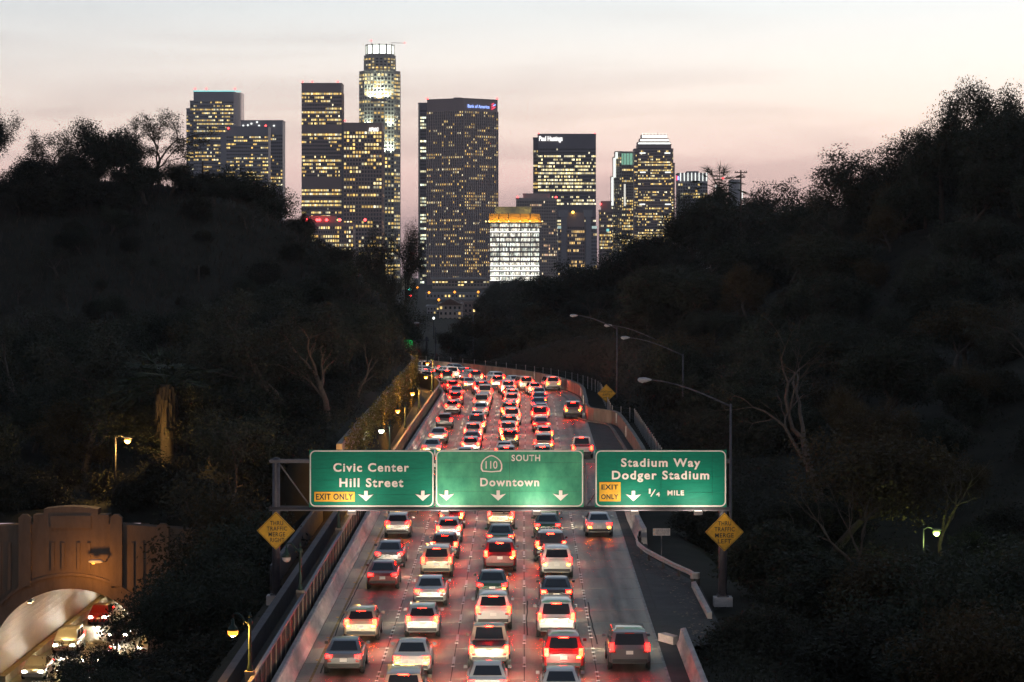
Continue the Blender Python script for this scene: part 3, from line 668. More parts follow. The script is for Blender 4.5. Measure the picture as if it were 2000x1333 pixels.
# ------------------------------------------------------------------ ornate lamps along the walkway fence
ORD = ['first', 'second', 'third', 'fourth', 'fifth', 'sixth', 'seventh', 'eighth', 'ninth', 'tenth', 'eleventh', 'twelfth', 'thirteenth', 'fourteenth', 'fifteenth', 'sixteenth', 'seventeenth', 'eighteenth', 'nineteenth', 'twentieth'] + [f'{n}th' if n % 10 not in (1, 2, 3) else f"{n}{('st', 'nd', 'rd')[n % 10-1]}" for n in range(21, 60)]
def lamp_parts():
    base = MB().box((0, 0, .95), (.34, .34, 2.0)).box((0, 0, 2.0), (.42, .42, .14))
    post = MB().lathe([(.12, 2.05), (.12, 2.2), (.075, 2.35), (.06, 3.9), (.10, 3.95), (.12, 4.05), (.08, 4.15), (.05, 4.2)], n=12)
    fin = MB().lathe([(.03, 4.2), (.07, 4.3), (.05, 4.38), (.01, 4.5)], n=10)
    pts = [(0, 0, 4.05), (-.12, 0, 4.06), (-.24, 0, 4.14), (-.34, 0, 4.30), (-.47, 0, 4.42), (-.62, 0, 4.42), (-.72, 0, 4.34), (-.70, 0, 4.22)]
    arm = MB().tube(pts, [.045, .045, .04, .04, .035, .03, .03, .025], 8).tube([(-.24, 0, 4.14), (-.30, 0, 4.05), (-.22, 0, 4.0), (-.16, 0, 4.06)], .018, 6)
    hood = MB().lathe([(.03, 4.22), (.06, 4.18), (.07, 3.98), (.18, 3.84), (.24, 3.72)][::-1], (-.70, 0, 0), 12)
    glob = MB().lathe([(.03, 3.46), (.14, 3.50), (.21, 3.58), (.225, 3.715)], (-.70, 0, 0), 12)
    return [(n, b.mesh(n, m, s)) for n, b, m, s in (('pedestal', base, RIB, False), ('post', post, LAMPG, True), ('finial', fin, LAMPG, True), ('arm', arm, LAMPG, True), ('lamp_hood', hood, LAMPG, True))]+[('globe', glob.mesh('globe', SOD, True))]
LP = lamp_parts()
states = [(115.5, 'sod'), (141.5, 'off'), (171, 'off'), (201, 'sod'), (232, 'white'), (258, 'sod'), (286, 'sod'), (318, 'sod'), (352, 'sod'), (384, 'sod')]
nlit = 0
for i, (s, st) in enumerate(states):
    p, th = road(s, toe(s)-1.0)
    lab = {'off': 'unlit', 'white': 'dim white', 'sod': 'glowing amber'}[st]
    where = ('before the sign gantry' if s < 152 else 'beyond the sign gantry')
    k = [x for x, _ in states if (x < 152) == (s < 152)]; k = sorted(k, key=lambda x: abs(x-152)).index(s)
    t = thing('ornate_lamp', p, f'{lab} ornate lamp on the walkway fence, {ORD[k]} lamp {where}', 'street lamp', 'ornate lamps along the walkway fence', th)
    for n, me in LP:
        q = link_mesh(n, me, t)
        if n == 'globe':
            if st != 'sod':
                q.material_slots[0].link = 'OBJECT'; q.material_slots[0].material = WLAMP if st == 'white' else OFFG
            if st == 'sod': lamp('globe_light', 'POINT', t, (-.70, 0, 3.40), 1000, (1, .44, .07), .16)
            elif st == 'white': lamp('globe_light', 'POINT', t, (-.70, 0, 3.40), 120, (.9, 1, .75), .14)

# ------------------------------------------------------------------ cobra-head street lights
def cobra(x, y, ztop, arm, label):
    g = min(gz(x, y), ztop-6); t = thing('street_light', (x, y, g), label, 'street light', 'tall street lights along the retaining wall'); h = ztop-g
    MB().lathe([(.14, -.3), (.12, .3), (.07, h), (.02, h+.05)], n=10).build('pole', STEEL, t, True)
    pts = [(-arm*u, 0, h-.15+(arm*.30)*math.sin(u*math.pi*.5)) for u in (0, .15, .3, .45, .6, .75, .88)]
    MB().tube(pts, [.06, .055, .05, .05, .045, .04, .04], 8).build('arm', STEEL, t, True)
    e = pts[-1]
    MB().tube([(e[0]+.05, 0, e[2]), (e[0]-.12, 0, e[2]), (e[0]-.35, 0, e[2]-.01), (e[0]-.75, 0, e[2]-.01), (e[0]-.86, 0, e[2])], [.05, .10, .17, .15, .05], 10).build('lamp_head', mat('lamp_head_grey', (.52, .50, .52), .4, vary=.15, scale=5), t, True)
    MB().lathe([(.03, e[2]-.22), (.12, e[2]-.19), (.14, e[2]-.12)], (e[0]-.55, 0, 0), 10).build('lens', mat('cold_lens', (.45, .44, .44), .2), t, True)
cobra(at(1427, 790, 186).x, 186, at(1427, 790, 186).z, 6.0, 'unlit cobra-head street light rising behind the stadium exit sign')
cobra(at(1334, 692, 282).x, 282, at(1334, 692, 282).z, 6.1, 'unlit cobra-head street light in the trees, second beyond the gantry')
cobra(at(1286, 664, 328).x, 328, at(1286, 664, 328).z, 6.2, 'unlit cobra-head street light deepest in the trees past the bend')
cobra(at(1205, 640, 325).x, 325, at(1205, 640, 325).z, 5.2, 'unlit cobra-head street light on a full-height pole behind the lane sign')
for px, py, Y, ar in ((851, 640, 452, 3.0), (924, 614, 470, 2.5)):
    p = at(px, py, Y); cobra(p.x, Y, p.z, ar, 'slim unlit street light beyond the bend below the city' if px < 900 else 'thin unlit street light among trees beyond the bend')

def post_lamp(px, py, Y, m, energy, col, label, armx=.9):
    p = at(px, py, Y); x = p.x-armx; g = gz(x, Y); t = thing('street_light', (x, Y, g), label, 'street light'); h = p.z-g
    MB().lathe([(.10, -.3), (.06, h+.3), (.02, h+.34)], n=10).build('pole', DKST, t, True)
    MB().tube([(0, 0, h+.25), (armx*.4, 0, h+.42), (armx*.8, 0, h+.30)], .04, 8).build('arm', DKST, t, True)
    MB().tube([(armx*.65, 0, h+.26), (armx*.8, 0, h+.24), (armx*1.25, 0, h+.22), (armx*1.4, 0, h+.24)], [.04, .13, .14, .04], 10).build('lamp_head', DKST, t, True)
    MB().lathe([(.04, -.26), (.20, -.16), (.26, .0), (.16, .10)], (armx, 0, h+.06), 10).build('globe', m, t, True)
    lamp('globe_light', 'POINT', t, (armx, -.45, h-.35), energy, col, .16)
post_lamp(249, 862, 211, SOD, 1500, (1, .58, .14), 'glowing amber street light in the trees above the tunnel portal')
post_lamp(1829, 1042, 190, GRNL, 420, (.70, 1, .25), 'bright greenish street light glowing among the bushes')

# ------------------------------------------------------------------ tunnel portal on the lower carriageway
TX, TY, TK = -31.64, 202.0, F/202.0
def tz(py): return EYE-(py-HZ)/TK
def tunnel():
    A, B = 5.7, 5.2; ztop = tz(1150); zs = ztop-B; floor = -9.85
    o = thing('tunnel_portal', (TX, TY, floor), 'arched concrete tunnel portal with stepped parapet and pilasters above bright headlights', 'tunnel portal')
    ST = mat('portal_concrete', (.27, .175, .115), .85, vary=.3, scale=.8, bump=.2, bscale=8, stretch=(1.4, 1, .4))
    n = 28
    arc = [(-A*math.cos(math.pi*i/n), zs+B*math.sin(math.pi*i/n)) for i in range(n+1)]
    def top(x):
        ax = abs(x)
        return tz(995)+.18*math.cos(ax/1.95*1.5) if ax < 1.95 else (tz(1006) if ax < 2.7 else tz(1023)-.07*(ax-2.7))
    b = MB(); xs = sorted(set([-14, -10, -A, A, 10, 14, -1.95, -1.951, 1.95, 1.951, -2.7, -2.701, 2.7, 2.701]+[a for a, _ in arc]))
    def bot(x): return floor-.3 if abs(x) >= A-1e-6 else zs+B*math.sqrt(max(0, 1-(x/A)**2))
    for x0, x1 in zip(xs[:-1], xs[1:]):
        b0, b1 = (bot(x0), bot(x1)) if abs(x0+x1)/2 < A else (floor-.3, floor-.3)
        if abs(x0+x1)/2 < A:
            if abs(x0) >= A-1e-6: b0 = zs
            if abs(x1) >= A-1e-6: b1 = zs
        t0, t1 = top(x0+1e-4), top(x1-1e-4)
        q = [(TX+x0, b0), (TX+x1, b1), (TX+x1, t1), (TX+x0, t0)]
        for y, flip in ((TY, 0), (TY+1.6, 1)):
            f = [(a, y, c) for a, c in q]; b.face(f[::-1] if flip else f)
        b.face([(TX+x0, TY, t0), (TX+x1, TY, t1), (TX+x1, TY+1.6, t1), (TX+x0, TY+1.6, t0)])
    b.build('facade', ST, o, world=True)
    rim = MB()
    for (x0, z0), (x1, z1) in zip(arc[:-1], arc[1:]):
        def out(x, z, r): s = (r+1); return TX+x*(1+r/A), zs+(z-zs)*(1+r/B)
        p0, p1, q0, q1 = out(x0, z0, .0), out(x1, z1, .0), out(x0, z0, .95), out(x1, z1, .95); r0, r1 = out(x0, z0, 1.15), out(x1, z1, 1.15)
        rim.face([(p0[0], TY-.10, p0[1]), (p1[0], TY-.10, p1[1]), (q1[0], TY-.10, q1[1]), (q0[0], TY-.10, q0[1])][::-1])
        rim.face([(q0[0], TY-.28, q0[1]), (q1[0], TY-.28, q1[1]), (r1[0], TY-.28, r1[1]), (r0[0], TY-.28, r0[1])][::-1])
        rim.face([(q0[0], TY-.10, q0[1]), (q1[0], TY-.10, q1[1]), (q1[0], TY-.28, q1[1]), (q0[0], TY-.28, q0[1])])
        rim.face([(r0[0], TY-.02, r0[1]), (r1[0], TY-.02, r1[1]), (r1[0], TY-.28, r1[1]), (r0[0], TY-.28, r0[1])][::-1])
        rim.face([(p0[0], TY-.10, p0[1]), (p1[0], TY-.10, p1[1]), (p1[0], TY+.05, p1[1]), (p0[0], TY+.05, p0[1])])
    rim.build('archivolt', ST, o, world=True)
    for sx in (-1, 1):
        for x, zt_, w in ((3.27, tz(1012), .88), (6.6, tz(1030), .9), (9.5, tz(1035), .9)):
            z0 = zs+B*math.sqrt(max(0, 1-(x/(A+1.15))**2))*1.18 if x < A+1 else floor
            p = MB().box((TX+sx*x, TY-.12, (zt_+z0)/2), (w, .40, zt_-z0)).build('pilaster', ST, o, world=True)
            cp = MB().prism([(sx*x-w*.55, zt_), (sx*x+w*.55, zt_), (sx*x+w*.2, zt_+.28), (sx*x-w*.2, zt_+.28)], -.36, .16).build('cap', ST, p)
            cp.data.transform(Matrix.Translation((0, 0, -floor)))
        for x in (.55, 1.3, 4.4, 5.1):
            z1 = tz(1060); z0 = zs+B*math.sqrt(max(0, 1-(x/(A+1.15))**2))*1.22+.3
            MB().box((TX+sx*x, TY-.05, (z1+z0)/2), (.22, .14, z1-z0)).build('rib', ST, o, world=True)
    MB().box((TX, TY-.06, tz(1020)), (2.9, .14, .9)).build('tablet', ST, o, world=True)
    # lining: side walls and vault
    ln = MB(); y0, y1 = TY+.05, TY+120
    prof = [(-A, floor-.2), (-A, zs)]+arc[1:-1]+[(A, zs), (A, floor-.2)]
    for (xa, za), (xb, zb) in zip(prof[:-1], prof[1:]):
        ln.face([(TX+xa, y0, za), (TX+xb, y0, zb), (TX+xb, y1, zb), (TX+xa, y1, za)])
    ln.face([(TX+a, y1, c) for a, c in prof])
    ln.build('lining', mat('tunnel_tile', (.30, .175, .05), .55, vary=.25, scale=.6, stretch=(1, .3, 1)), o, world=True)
    lens = mat('tunnel_lens', (.8, .7, .5), .3, emit=(1, .72, .34), es=26)
    for k in range(6):
        for sx in (-1, 1):
            y = TY+6+k*14; x = TX+sx*3.9; z = zs+B*math.sqrt(1-(3.9/A)**2)-.18
            l = MB().box((x, y, z), (.3, 1.3, .14)).build('luminaire', STEEL, o, world=True)
            q = MB().box((x, y, z-.08), (.24, 1.2, .03)).build('lens', lens, l); q.data.transform(Matrix.Translation(-o.location))
            e = lamp('luminaire_light', 'AREA', o, Vector((x, y, z-.13))-o.location, 120, (1, .62, .18), shape='RECTANGLE', size=1.1, size_y=.25); e.rotation_euler = (0, R(8*sx), 0)
    p = at(188, 1097, 201.0)
    l = MB().tube([(p.x-.55, 200.9, p.z), (p.x-.4, 200.9, p.z+.02), (p.x+.3, 200.9, p.z+.02), (p.x+.5, 200.9, p.z)], [.05, .12, .15, .06], 8).beam((p.x+.4, 200.9, p.z), (p.x+.55, 202, p.z-.1), .06, .06).build('flood_lamp', MATS['lamp_head_grey'], o, True, True)
    q = MB().lathe([(.03, -.12), (.12, -.08), (.13, -.02)], (p.x-.2, 200.9, p.z-.08), 10).build('lens', SOD, l); q.data.transform(Matrix.Translation(-o.location))
    lamp('flood_light', 'POINT', o, Vector((p.x-.3, 199.6, p.z-.7))-o.location, 230, (1, .44, .09), .15)
    return floor
TFL = tunnel()
b = MB()
for y in range(120, 330, 6): b.face([(TX-5.6, y, TFL), (TX+5.6, y, TFL), (TX+5.6, y+6, TFL), (TX-5.6, y+6, TFL)])
nb = b.build('lower_road', mat('lower_concrete', (.27, .25, .21), .5, vary=.3, scale=.8, spec=.4, stretch=(2, .3, 1))); tag(nb, kind='structure')
for dx in (-1.75, 1.75):
    y = 196
    while y < 300: link_mesh('lane_dash', bpy.data.meshes['lane_dash'], nb, (TX+dx, y, TFL+.004)); y += 7
one('kerb', MB().box((TX-5.3, 262, TFL+.25), (.5, 116, .7)), mat('tunnel_kerb', (.42, .36, .24), .7, vary=.3, scale=1), 'raised kerb along the lit tunnel wall', 'kerb')
# ------------------------------------------------------------------ cars
GLASS = mat('car_glass', (.012, .013, .016), .06, spec=.6)
TYRE = mat('tyre', (.015, .015, .015), .8)
ALLOY = mat('alloy', (.45, .45, .46), .35, metal=.9)
TRIM = mat('black_trim', (.02, .02, .022), .5)
PLATE = mat('licence_plate', (.75, .74, .70), .5)
TAIL = mat('tail_glow', (.4, .01, .01), .3, emit=(1, .004, .003), es=42)
BRAKE = mat('brake_glow', (.5, .01, .01), .3, emit=(1, .0065, .002), es=105)
AMBER = mat('turn_glow', (.6, .3, .02), .3, emit=(1, .32, .012), es=70)
REVL = mat('lamp_lens', (.35, .05, .04), .2)
HEAD = mat('head_glow', (.9, .9, .85), .2, emit=(1, .90, .72), es=60)
PAINT = {n: mat('paint_'+n.replace(' ', '_'), c, .28, metal=mt, coat=.8) for n, c, mt in (
    ('white', (.62, .61, .58), 0), ('silver', (.48, .48, .48), .5), ('black', (.014, .014, .016), 0), ('grey', (.16, .16, .17), .5),
    ('dark blue', (.02, .04, .12), .3), ('maroon', (.16, .012, .016), .2), ('beige', (.42, .35, .26), .3), ('dark green', (.02, .06, .04), .2), ('red', (.45, .02, .02), 0))}
PW = (['white']*4+['silver']*4+['black']*5+['grey']*5+['dark blue']*2+['maroon']*2+['beige']*2+['dark green']+['red']*2)
def hull(st):
    """lofted lower body: stations (y, z_bottom, z_top, half_width)"""
    b = MB(); k = 12
    for y, zb, zt, w in st:
        zm = zb+(zt-zb)*.52
        half = [(w*.80, zb), (w*.97, zb+.10), (w, zm), (w*.985, zt-.13), (w*.93, zt-.04), (w*.78, zt)]
        ring_ = [(x, z) for x, z in half]+[(-x, z) for x, z in half[::-1]]
        b.v += [(x, y, z) for x, z in ring_]
    for j in range(len(st)-1):
        for a in range(k):
            c = (a+1) % k; b.f.append((j*k+a, j*k+c, (j+1)*k+c, (j+1)*k+a)); b.m.append(0); b.c.append(None)
    b.f.append(tuple(range(k))); b.f.append(tuple((len(st)-1)*k+a for a in range(k))[::-1]); b.m += [0, 0]; b.c += [None, None]
    return b
def cabin(b, base, roof, wb, wr, zb0, zb1, zr0, zr1):
    """greenhouse: base (y rear, y front), roof (y rear, y front); returns the four glazed quads"""
    B = [(-wb, base[0], zb0), (wb, base[0], zb0), (wb, base[1], zb1), (-wb, base[1], zb1)]
    T = [(-wr, roof[0], zr0), (wr, roof[0], zr0), (wr, roof[1], zr1), (-wr, roof[1], zr1)]
    ym = (roof[0]+roof[1])/2; zc = max(zr0, zr1)+.035
    i = len(b.v); b.v += B+T+[(-wr*.75, roof[0]+.12, zr0+.03), (wr*.75, roof[0]+.12, zr0+.03), (wr*.75, roof[1]-.12, zr1+.03), (-wr*.75, roof[1]-.12, zr1+.03), (0, ym, zc)]
    for f in ((0,1,5,4), (1,2,6,5), (2,3,7,6), (3,0,4,7), (4,5,9,8), (5,6,10,9), (6,7,11,10), (7,4,8,11), (8,9,12), (9,10,12), (10,11,12), (11,8,12)):
        b.f.append(tuple(i+q for q in f)); b.m.append(0); b.c.append(None)
    V = [Vector(p) for p in B+T]
    return {'rear_window': (V[0], V[1], V[5], V[4]), 'side_window': (V[1], V[2], V[6], V[5]), 'windscreen': (V[2], V[3], V[7], V[6]), 'side_window2': (V[3], V[0], V[4], V[7])}
def pane(q, ins=.10, split=False):
    a, b_, c, d = q; n = (b_-a).cross(d-a).normalized()*.012; mb = MB()
    def P_(u, v): return (a*(1-u)+b_*u)*(1-v)+(d*(1-u)+c*u)*v+n
    spans = ((ins*.7, .50-.02), (.50+.02, 1-ins*.7)) if split else ((ins, 1-ins),)
    for u0, u1 in spans: mb.face([P_(u0, .12), P_(u1, .12), P_(u1, .90), P_(u0, .90)])
    return mb
def car_type(kind):
    parts = []; add = lambda n, mb, m, s=False: parts.append((n, mb.mesh(n, m, s)))
    if kind == 'sedan':
        L, w, hz, st, cb = 4.7, .90, .86, [(-2.34, .42, .80, .72), (-2.28, .32, .95, .83), (-2.0, .24, 1.03, .89), (-1.2, .20, 1.03, .91), (.4, .19, 1.0, .91), (1.2, .20, .96, .90), (1.9, .22, .85, .88), (2.24, .28, .70, .80), (2.34, .36, .58, .68)], ((-1.95, 1.10), (-1.05, .10), .80, .60, 1.02, .96, 1.42, 1.44)
    elif kind == 'hatchback':
        L, w, hz, st, cb = 4.2, .87, .98, [(-2.08, .40, .86, .74), (-2.02, .30, 1.02, .82), (-1.7, .24, 1.06, .86), (0, .20, 1.02, .88), (1.0, .20, .98, .87), (1.7, .22, .86, .85), (2.0, .28, .70, .78), (2.1, .38, .58, .66)], ((-2.0, 1.15), (-1.55, .25), .79, .62, 1.04, .97, 1.47, 1.50)
    elif kind == 'sport utility':
        L, w, hz, st, cb = 4.75, .94, 1.05, [(-2.36, .46, .98, .80), (-2.30, .36, 1.12, .88), (-2.0, .30, 1.18, .93), (0, .27, 1.13, .95), (1.1, .27, 1.08, .94), (1.9, .30, 1.0, .92), (2.28, .36, .84, .84), (2.37, .44, .70, .72)], ((-2.28, 1.15), (-2.02, .30), .86, .70, 1.15, 1.08, 1.72, 1.74)
    elif kind == 'minivan':
        L, w, hz, st, cb = 5.0, .97, 1.10, [(-2.5, .44, 1.0, .84), (-2.44, .34, 1.12, .92), (-2.1, .28, 1.15, .96), (0, .25, 1.10, .98), (1.4, .25, 1.04, .96), (2.1, .28, .92, .92), (2.42, .34, .78, .82), (2.5, .42, .66, .70)], ((-2.44, 1.75), (-2.25, .60), .90, .74, 1.12, 1.02, 1.76, 1.76)
    else:  # pickup
        L, w, hz, st, cb = 5.4, .96, .98, [(-2.7, .52, 1.02, .86), (-2.66, .46, 1.08, .92), (-2.3, .36, 1.10, .94), (0, .32, 1.10, .96), (1.4, .32, 1.08, .95), (2.2, .34, 1.02, .93), (2.6, .42, .88, .86), (2.7, .50, .74, .76)], ((-.55, 1.35), (-.42, .62), .86, .72, 1.08, 1.06, 1.76, 1.77)
    h = hull(st); q = cabin(h, *cb); body = h
    add('body', body, PAINT['silver'], True); parts[-1][1].set_sharp_from_angle(angle=R(32))
    for n in ('rear_window', 'windscreen'): add(n, pane(q[n]), GLASS)
    for n in ('side_window', 'side_window2'): add('side_window', pane(q[n], .10, kind != 'pickup'), GLASS)
    y0, y1 = st[0][0], st[-1][0]; zt = st[1][2]
    for sx in (-1, 1):
        if kind in ('sport utility', 'minivan', 'pickup'): add('tail_light', MB().box((sx*(w-.16), y0+.035, hz), (.19, .10, .36)), BRAKE)
        elif kind == 'hatchback': add('tail_light', MB().box((sx*(w-.19), y0+.035, hz-.02), (.22, .12, .28)), BRAKE)
        else: add('tail_light', MB().prism([(sx*(w-.36), hz-.06), (sx*(w-.10), hz-.08), (sx*(w-.09), hz+.09), (sx*(w-.38), hz+.07)], y0-.02, y0+.09), BRAKE)
        add('turn_signal', MB().box((sx*(w-.26), y0+.02, hz-.22), (.17, .08, .09)), REVL)
        add('headlight', MB().box((sx*(w-.30), y1-.10, st[-2][2]-.02), (.30, .14, .14)), HEAD)
        add('door_mirror', MB().box((sx*(w+.07), cb[0][1]-.25, cb[5]+.08), (.16, .09, .13)), PAINT['black'])
    if kind != 'pickup':
        tc = (q['rear_window'][2]+q['rear_window'][3])/2; add('brake_light', MB().box((0, tc.y-.015, tc.z-.05), (.42, .05, .045)), BRAKE)
    else:
        tc = (q['rear_window'][2]+q['rear_window'][3])/2; add('brake_light', MB().box((0, tc.y-.02, tc.z-.03), (.30, .05, .045)), BRAKE)
        add('cargo_bed', MB().box((0, -1.62, 1.09), (1.5, 1.9, .06)), TRIM); add('tailgate_handle', MB().box((0, y0-.01, .98), (.3, .03, .06)), TRIM)
    add('rear_bumper', MB().box((0, y0+.02, st[0][1]+.04), (w*1.62, .16, .16)), TRIM)
    add('licence_plate', MB().box((0, y0-.012, hz-.16 if kind == 'sedan' else hz-.24), (.32, .03, .16)), PLATE)
    wy = (y0+.88, y1-.90); wr = .32 if kind in ('sedan', 'hatchback') else .36
    wh = MB().tube([(-.11, 0, 0), (-.09, 0, 0), (.09, 0, 0), (.11, 0, 0)], [wr*.88, wr, wr, wr*.88], 16).mesh('wheel', TYRE)
    rm = MB().tube([(-.118, 0, 0), (.118, 0, 0)], wr*.62, 10).mesh('rim', ALLOY)
    for sx in (-1, 1):
        for y in wy: add('wheel_arch', MB().tube([(sx*(w-.12), y, wr), (sx*(w+.006), y, wr)], wr*1.16, 16), TRIM)
    wheels = [(sx*(w-.10), y, wr) for sx in (-1, 1) for y in wy]
    return dict(parts=parts, wheel=wh, rim=rm, wheels=wheels, front=y1, hz=.66)
CT = {k: car_type(k) for k in ('sedan', 'hatchback', 'sport utility', 'minivan', 'pickup')}
def place_car(kind, color, pos, rot, label, group, brake=True, amber=0, detail=2, beam=700):
    c = CT[kind]; t = thing('car', pos, label, 'car', group); t.rotation_euler = rot; ns = 0
    for n, me in c['parts']:
        if detail < 2 and n in ('door_mirror', 'tailgate_handle', 'licence_plate', 'windscreen', 'wheel_arch'): continue
        o = link_mesh(n, me, t)
        if n in ('body', 'door_mirror'): o.material_slots[0].link = 'OBJECT'; o.material_slots[0].material = PAINT[color]
        if n == 'tail_light' and not brake: o.material_slots[0].link = 'OBJECT'; o.material_slots[0].material = TAIL
        if n == 'brake_light' and not brake: o.material_slots[0].link = 'OBJECT'; o.material_slots[0].material = REVL
        if n == 'turn_signal':
            ns += 1
            if amber == ns or amber == 3: o.material_slots[0].link = 'OBJECT'; o.material_slots[0].material = AMBER
    for w in c['wheels']:
        o = link_mesh('wheel', c['wheel'], t, w)
        if detail == 2: link_mesh('rim', c['rim'], o)
    if beam:
        l = lamp('headlight_beam', 'SPOT', t, (0, c['front']+.12, c['hz']), beam, (1, .86, .64), .12, spot_size=R(110), spot_blend=1.0)
        l.rotation_euler = (R(90-12), 0, 0)
    return t
LN = ['lane beside the ribbed fence', 'second lane from the ribbed fence', 'third lane from the ribbed fence', 'fourth lane from the ribbed fence', 'lane beside the turnout']
KW = ['sedan']*6+['hatchback']*3+['sport utility']*5+['minivan']*2+['pickup']*2
crng = random.Random(21)
for k, d in enumerate(LANES):
    s = {0: 116, 1: 111, 2: 114, 3: 112, 4: 131}[k]; cars = []
    while s < 440:
        kd = crng.choice(KW); cars.append((s, kd, crng.choice(PW), crng.random() < (.75 if k in (1, 2, 3) else .45), crng.choice((0, 0, 0, 3, 3, 1, 2)) if k in (1, 2, 3) else crng.choice((0, 0, 0, 0, 0, 3))))
        s += {0: crng.uniform(10, 23), 1: crng.uniform(7.6, 14.5), 2: crng.uniform(7.6, 14), 3: crng.uniform(7.6, 14.5), 4: crng.uniform(38, 66)}[k]
    nb_ = [c for c in cars if c[0] < 152][::-1]; na = [c for c in cars if c[0] >= 152]
    for c in cars:
        s, kd, colr, brk, am = c
        i, w = (nb_.index(c), 'before') if s < 152 else (na.index(c), 'beyond')
        p, th = road(s, d+crng.uniform(-.22, .22), .012)
        place_car(kd, colr, p, (math.atan(GR), 0, th+crng.uniform(-.012, .012)), f'{colr} {kd} in the {LN[k]}, {ORD[i]} {w} the gantry',
                  'cars driving away along the freeway', brk, am, 2 if s < 250 else 1)
# oncoming cars in the tunnel
for i, (dx, y, kd, colr) in enumerate([(-3.4, 208, 'sedan', 'silver'), (0.1, 213, 'sport utility', 'white'), (3.4, 206, 'hatchback', 'grey'), (-3.3, 222, 'minivan', 'white'), (-.1, 229, 'sedan', 'black'), (3.3, 221, 'sedan', 'white'),
                                       (-3.4, 240, 'hatchback', 'red'), (.2, 246, 'sedan', 'silver'), (3.4, 239, 'sport utility', 'black'), (-3.3, 258, 'sedan', 'white'), (3.3, 256, 'sedan', 'beige')]):
    lane = ('lit wall lane', 'middle lane', 'far kerb lane')[0 if dx < -1 else (1 if dx < 1 else 2)]
    place_car(kd, colr, (TX+dx, y, TFL+.01), (0, 0, math.pi), f'{colr} {kd} with bright headlights in the tunnel, {lane}, {ORD[i//3]} from the portal', 'oncoming cars in the tunnel', False, 0, 1, 600)
# ------------------------------------------------------------------ trees and scrub
def grow_tree(seed, H, trunk, spread, levels, kids, ratio, lean=.0, droop=.0, r0=None, wig=.18):
    """returns branch mesh builder and the twig ends; H is the overall height aimed at"""
    rd = random.Random(seed); mb = MB(); tips = []
    def grow(p, d, L, r, lv):
        n = 4 if lv < 2 else 3; pts = [p.copy()]; q = p.copy(); dd = d.copy()
        for i in range(n):
            dd = (dd+Vector((rd.gauss(0, wig), rd.gauss(0, wig), rd.gauss(0, wig*.6)+(.06 if lv < 2 else -droop)))).normalized()
            q = q+dd*(L/n); pts.append(q.copy())
        r1 = r*.55 if lv < levels else r*.3
        mb.tube(pts, [r+(r1-r)*i/n for i in range(n+1)], 7 if lv == 0 else (5 if lv < 3 else 3), cap=lv == 0)
        if lv >= levels-1: tips.extend(pts[-2:])
        if lv == levels: return
        for c in range(kids[lv]):
            a = 2*math.pi*(c+rd.random()*.8)/kids[lv]; sp = spread*rd.uniform(.6, 1.25)
            ax = dd.orthogonal().normalized(); ax.rotate(Matrix.Rotation(a, 3, dd)); nd = (dd*math.cos(sp)+ax*math.sin(sp)).normalized()
            src = pts[-1] if c < 2 else pts[rd.randint(max(1, n-2), n)]
            grow(src, nd, L*ratio*rd.uniform(.75, 1.2), r1*rd.uniform(.7, .95), lv+1)
    grow(Vector((0, 0, -.4)), Vector((lean, lean*.4, 1)).normalized(), H*trunk, r0 or H*.022, 0)
    return mb, tips
def palm_mesh(seed, H):
    rd = random.Random(seed); tr = MB().tube([(0, 0, -.3), (.1, 0, H*.5), (.15, .05, H)], [.34, .28, .26], 8)
    V = []; crown = MB()
    for i in range(46):
        a = rd.uniform(0, 6.28); e = rd.uniform(-.75, 1.25); L = rd.uniform(1.3, 2.0); base = Vector((.15, .05, H))
        d = Vector((math.cos(a)*math.cos(e), math.sin(a)*math.cos(e), math.sin(e)))
        tip = base+d*L; side = d.cross(Vector((0, 0, 1))).normalized()
        crown.tube([base, tip], [.025, .015], 3)
        for j in range(11):                                   # fan of blades
            t = (j-5)/5*1.15; bd = (d*math.cos(t)+side*math.sin(t)-Vector((0, 0, .25+.25*rd.random()))).normalized(); bl = L*.55*rd.uniform(.8, 1.1)
            s2 = bd.cross(d).normalized()*.045 if bd.cross(d).length > .01 else side*.045
            crown.face([tip-s2, tip+s2, tip+bd*bl])
    skirt = MB()
    for i in range(170):
        a = rd.uniform(0, 6.28); z = H-rd.uniform(.0, H*.55)*rd.random()**.4; r = rd.uniform(.25, .55); w = .07
        p = Vector((.1+r*math.cos(a), r*math.sin(a), z)); s2 = Vector((-math.sin(a), math.cos(a), 0))*w
        skirt.face([p-s2, p+s2, p+Vector((math.cos(a)*.12, math.sin(a)*.12, -rd.uniform(.7, 1.4)))])
    return [('trunk', tr.mesh('trunk', BARK, True)), ('crown', crown.mesh('crown', LEAFP)), ('dead_frond_skirt', skirt.mesh('dead_frond_skirt', THATCH))]
TREES = {}
def make_tree(key, seed, H, trunk, spread, levels, kids, ratio, leaf, per, cl, lsize, bark=BARK, **kw):
    mb, tips = grow_tree(seed, H, trunk, spread, levels, kids, ratio, **kw)
    zs = [p.z for p in tips]; top = max(zs)+(np.mean(cl) if per else 0)
    parts = [('trunk', mb.mesh('trunk', bark, True))]
    if per: parts.append(('crown', quads_mesh('crown', leaf_cloud([tuple(p) for p in tips], per, cl, lsize, seed), leaf)))
    xs = [math.hypot(p.x, p.y) for p in tips]; TREES[key] = (parts, top, float(np.percentile(xs, 90))+.4)
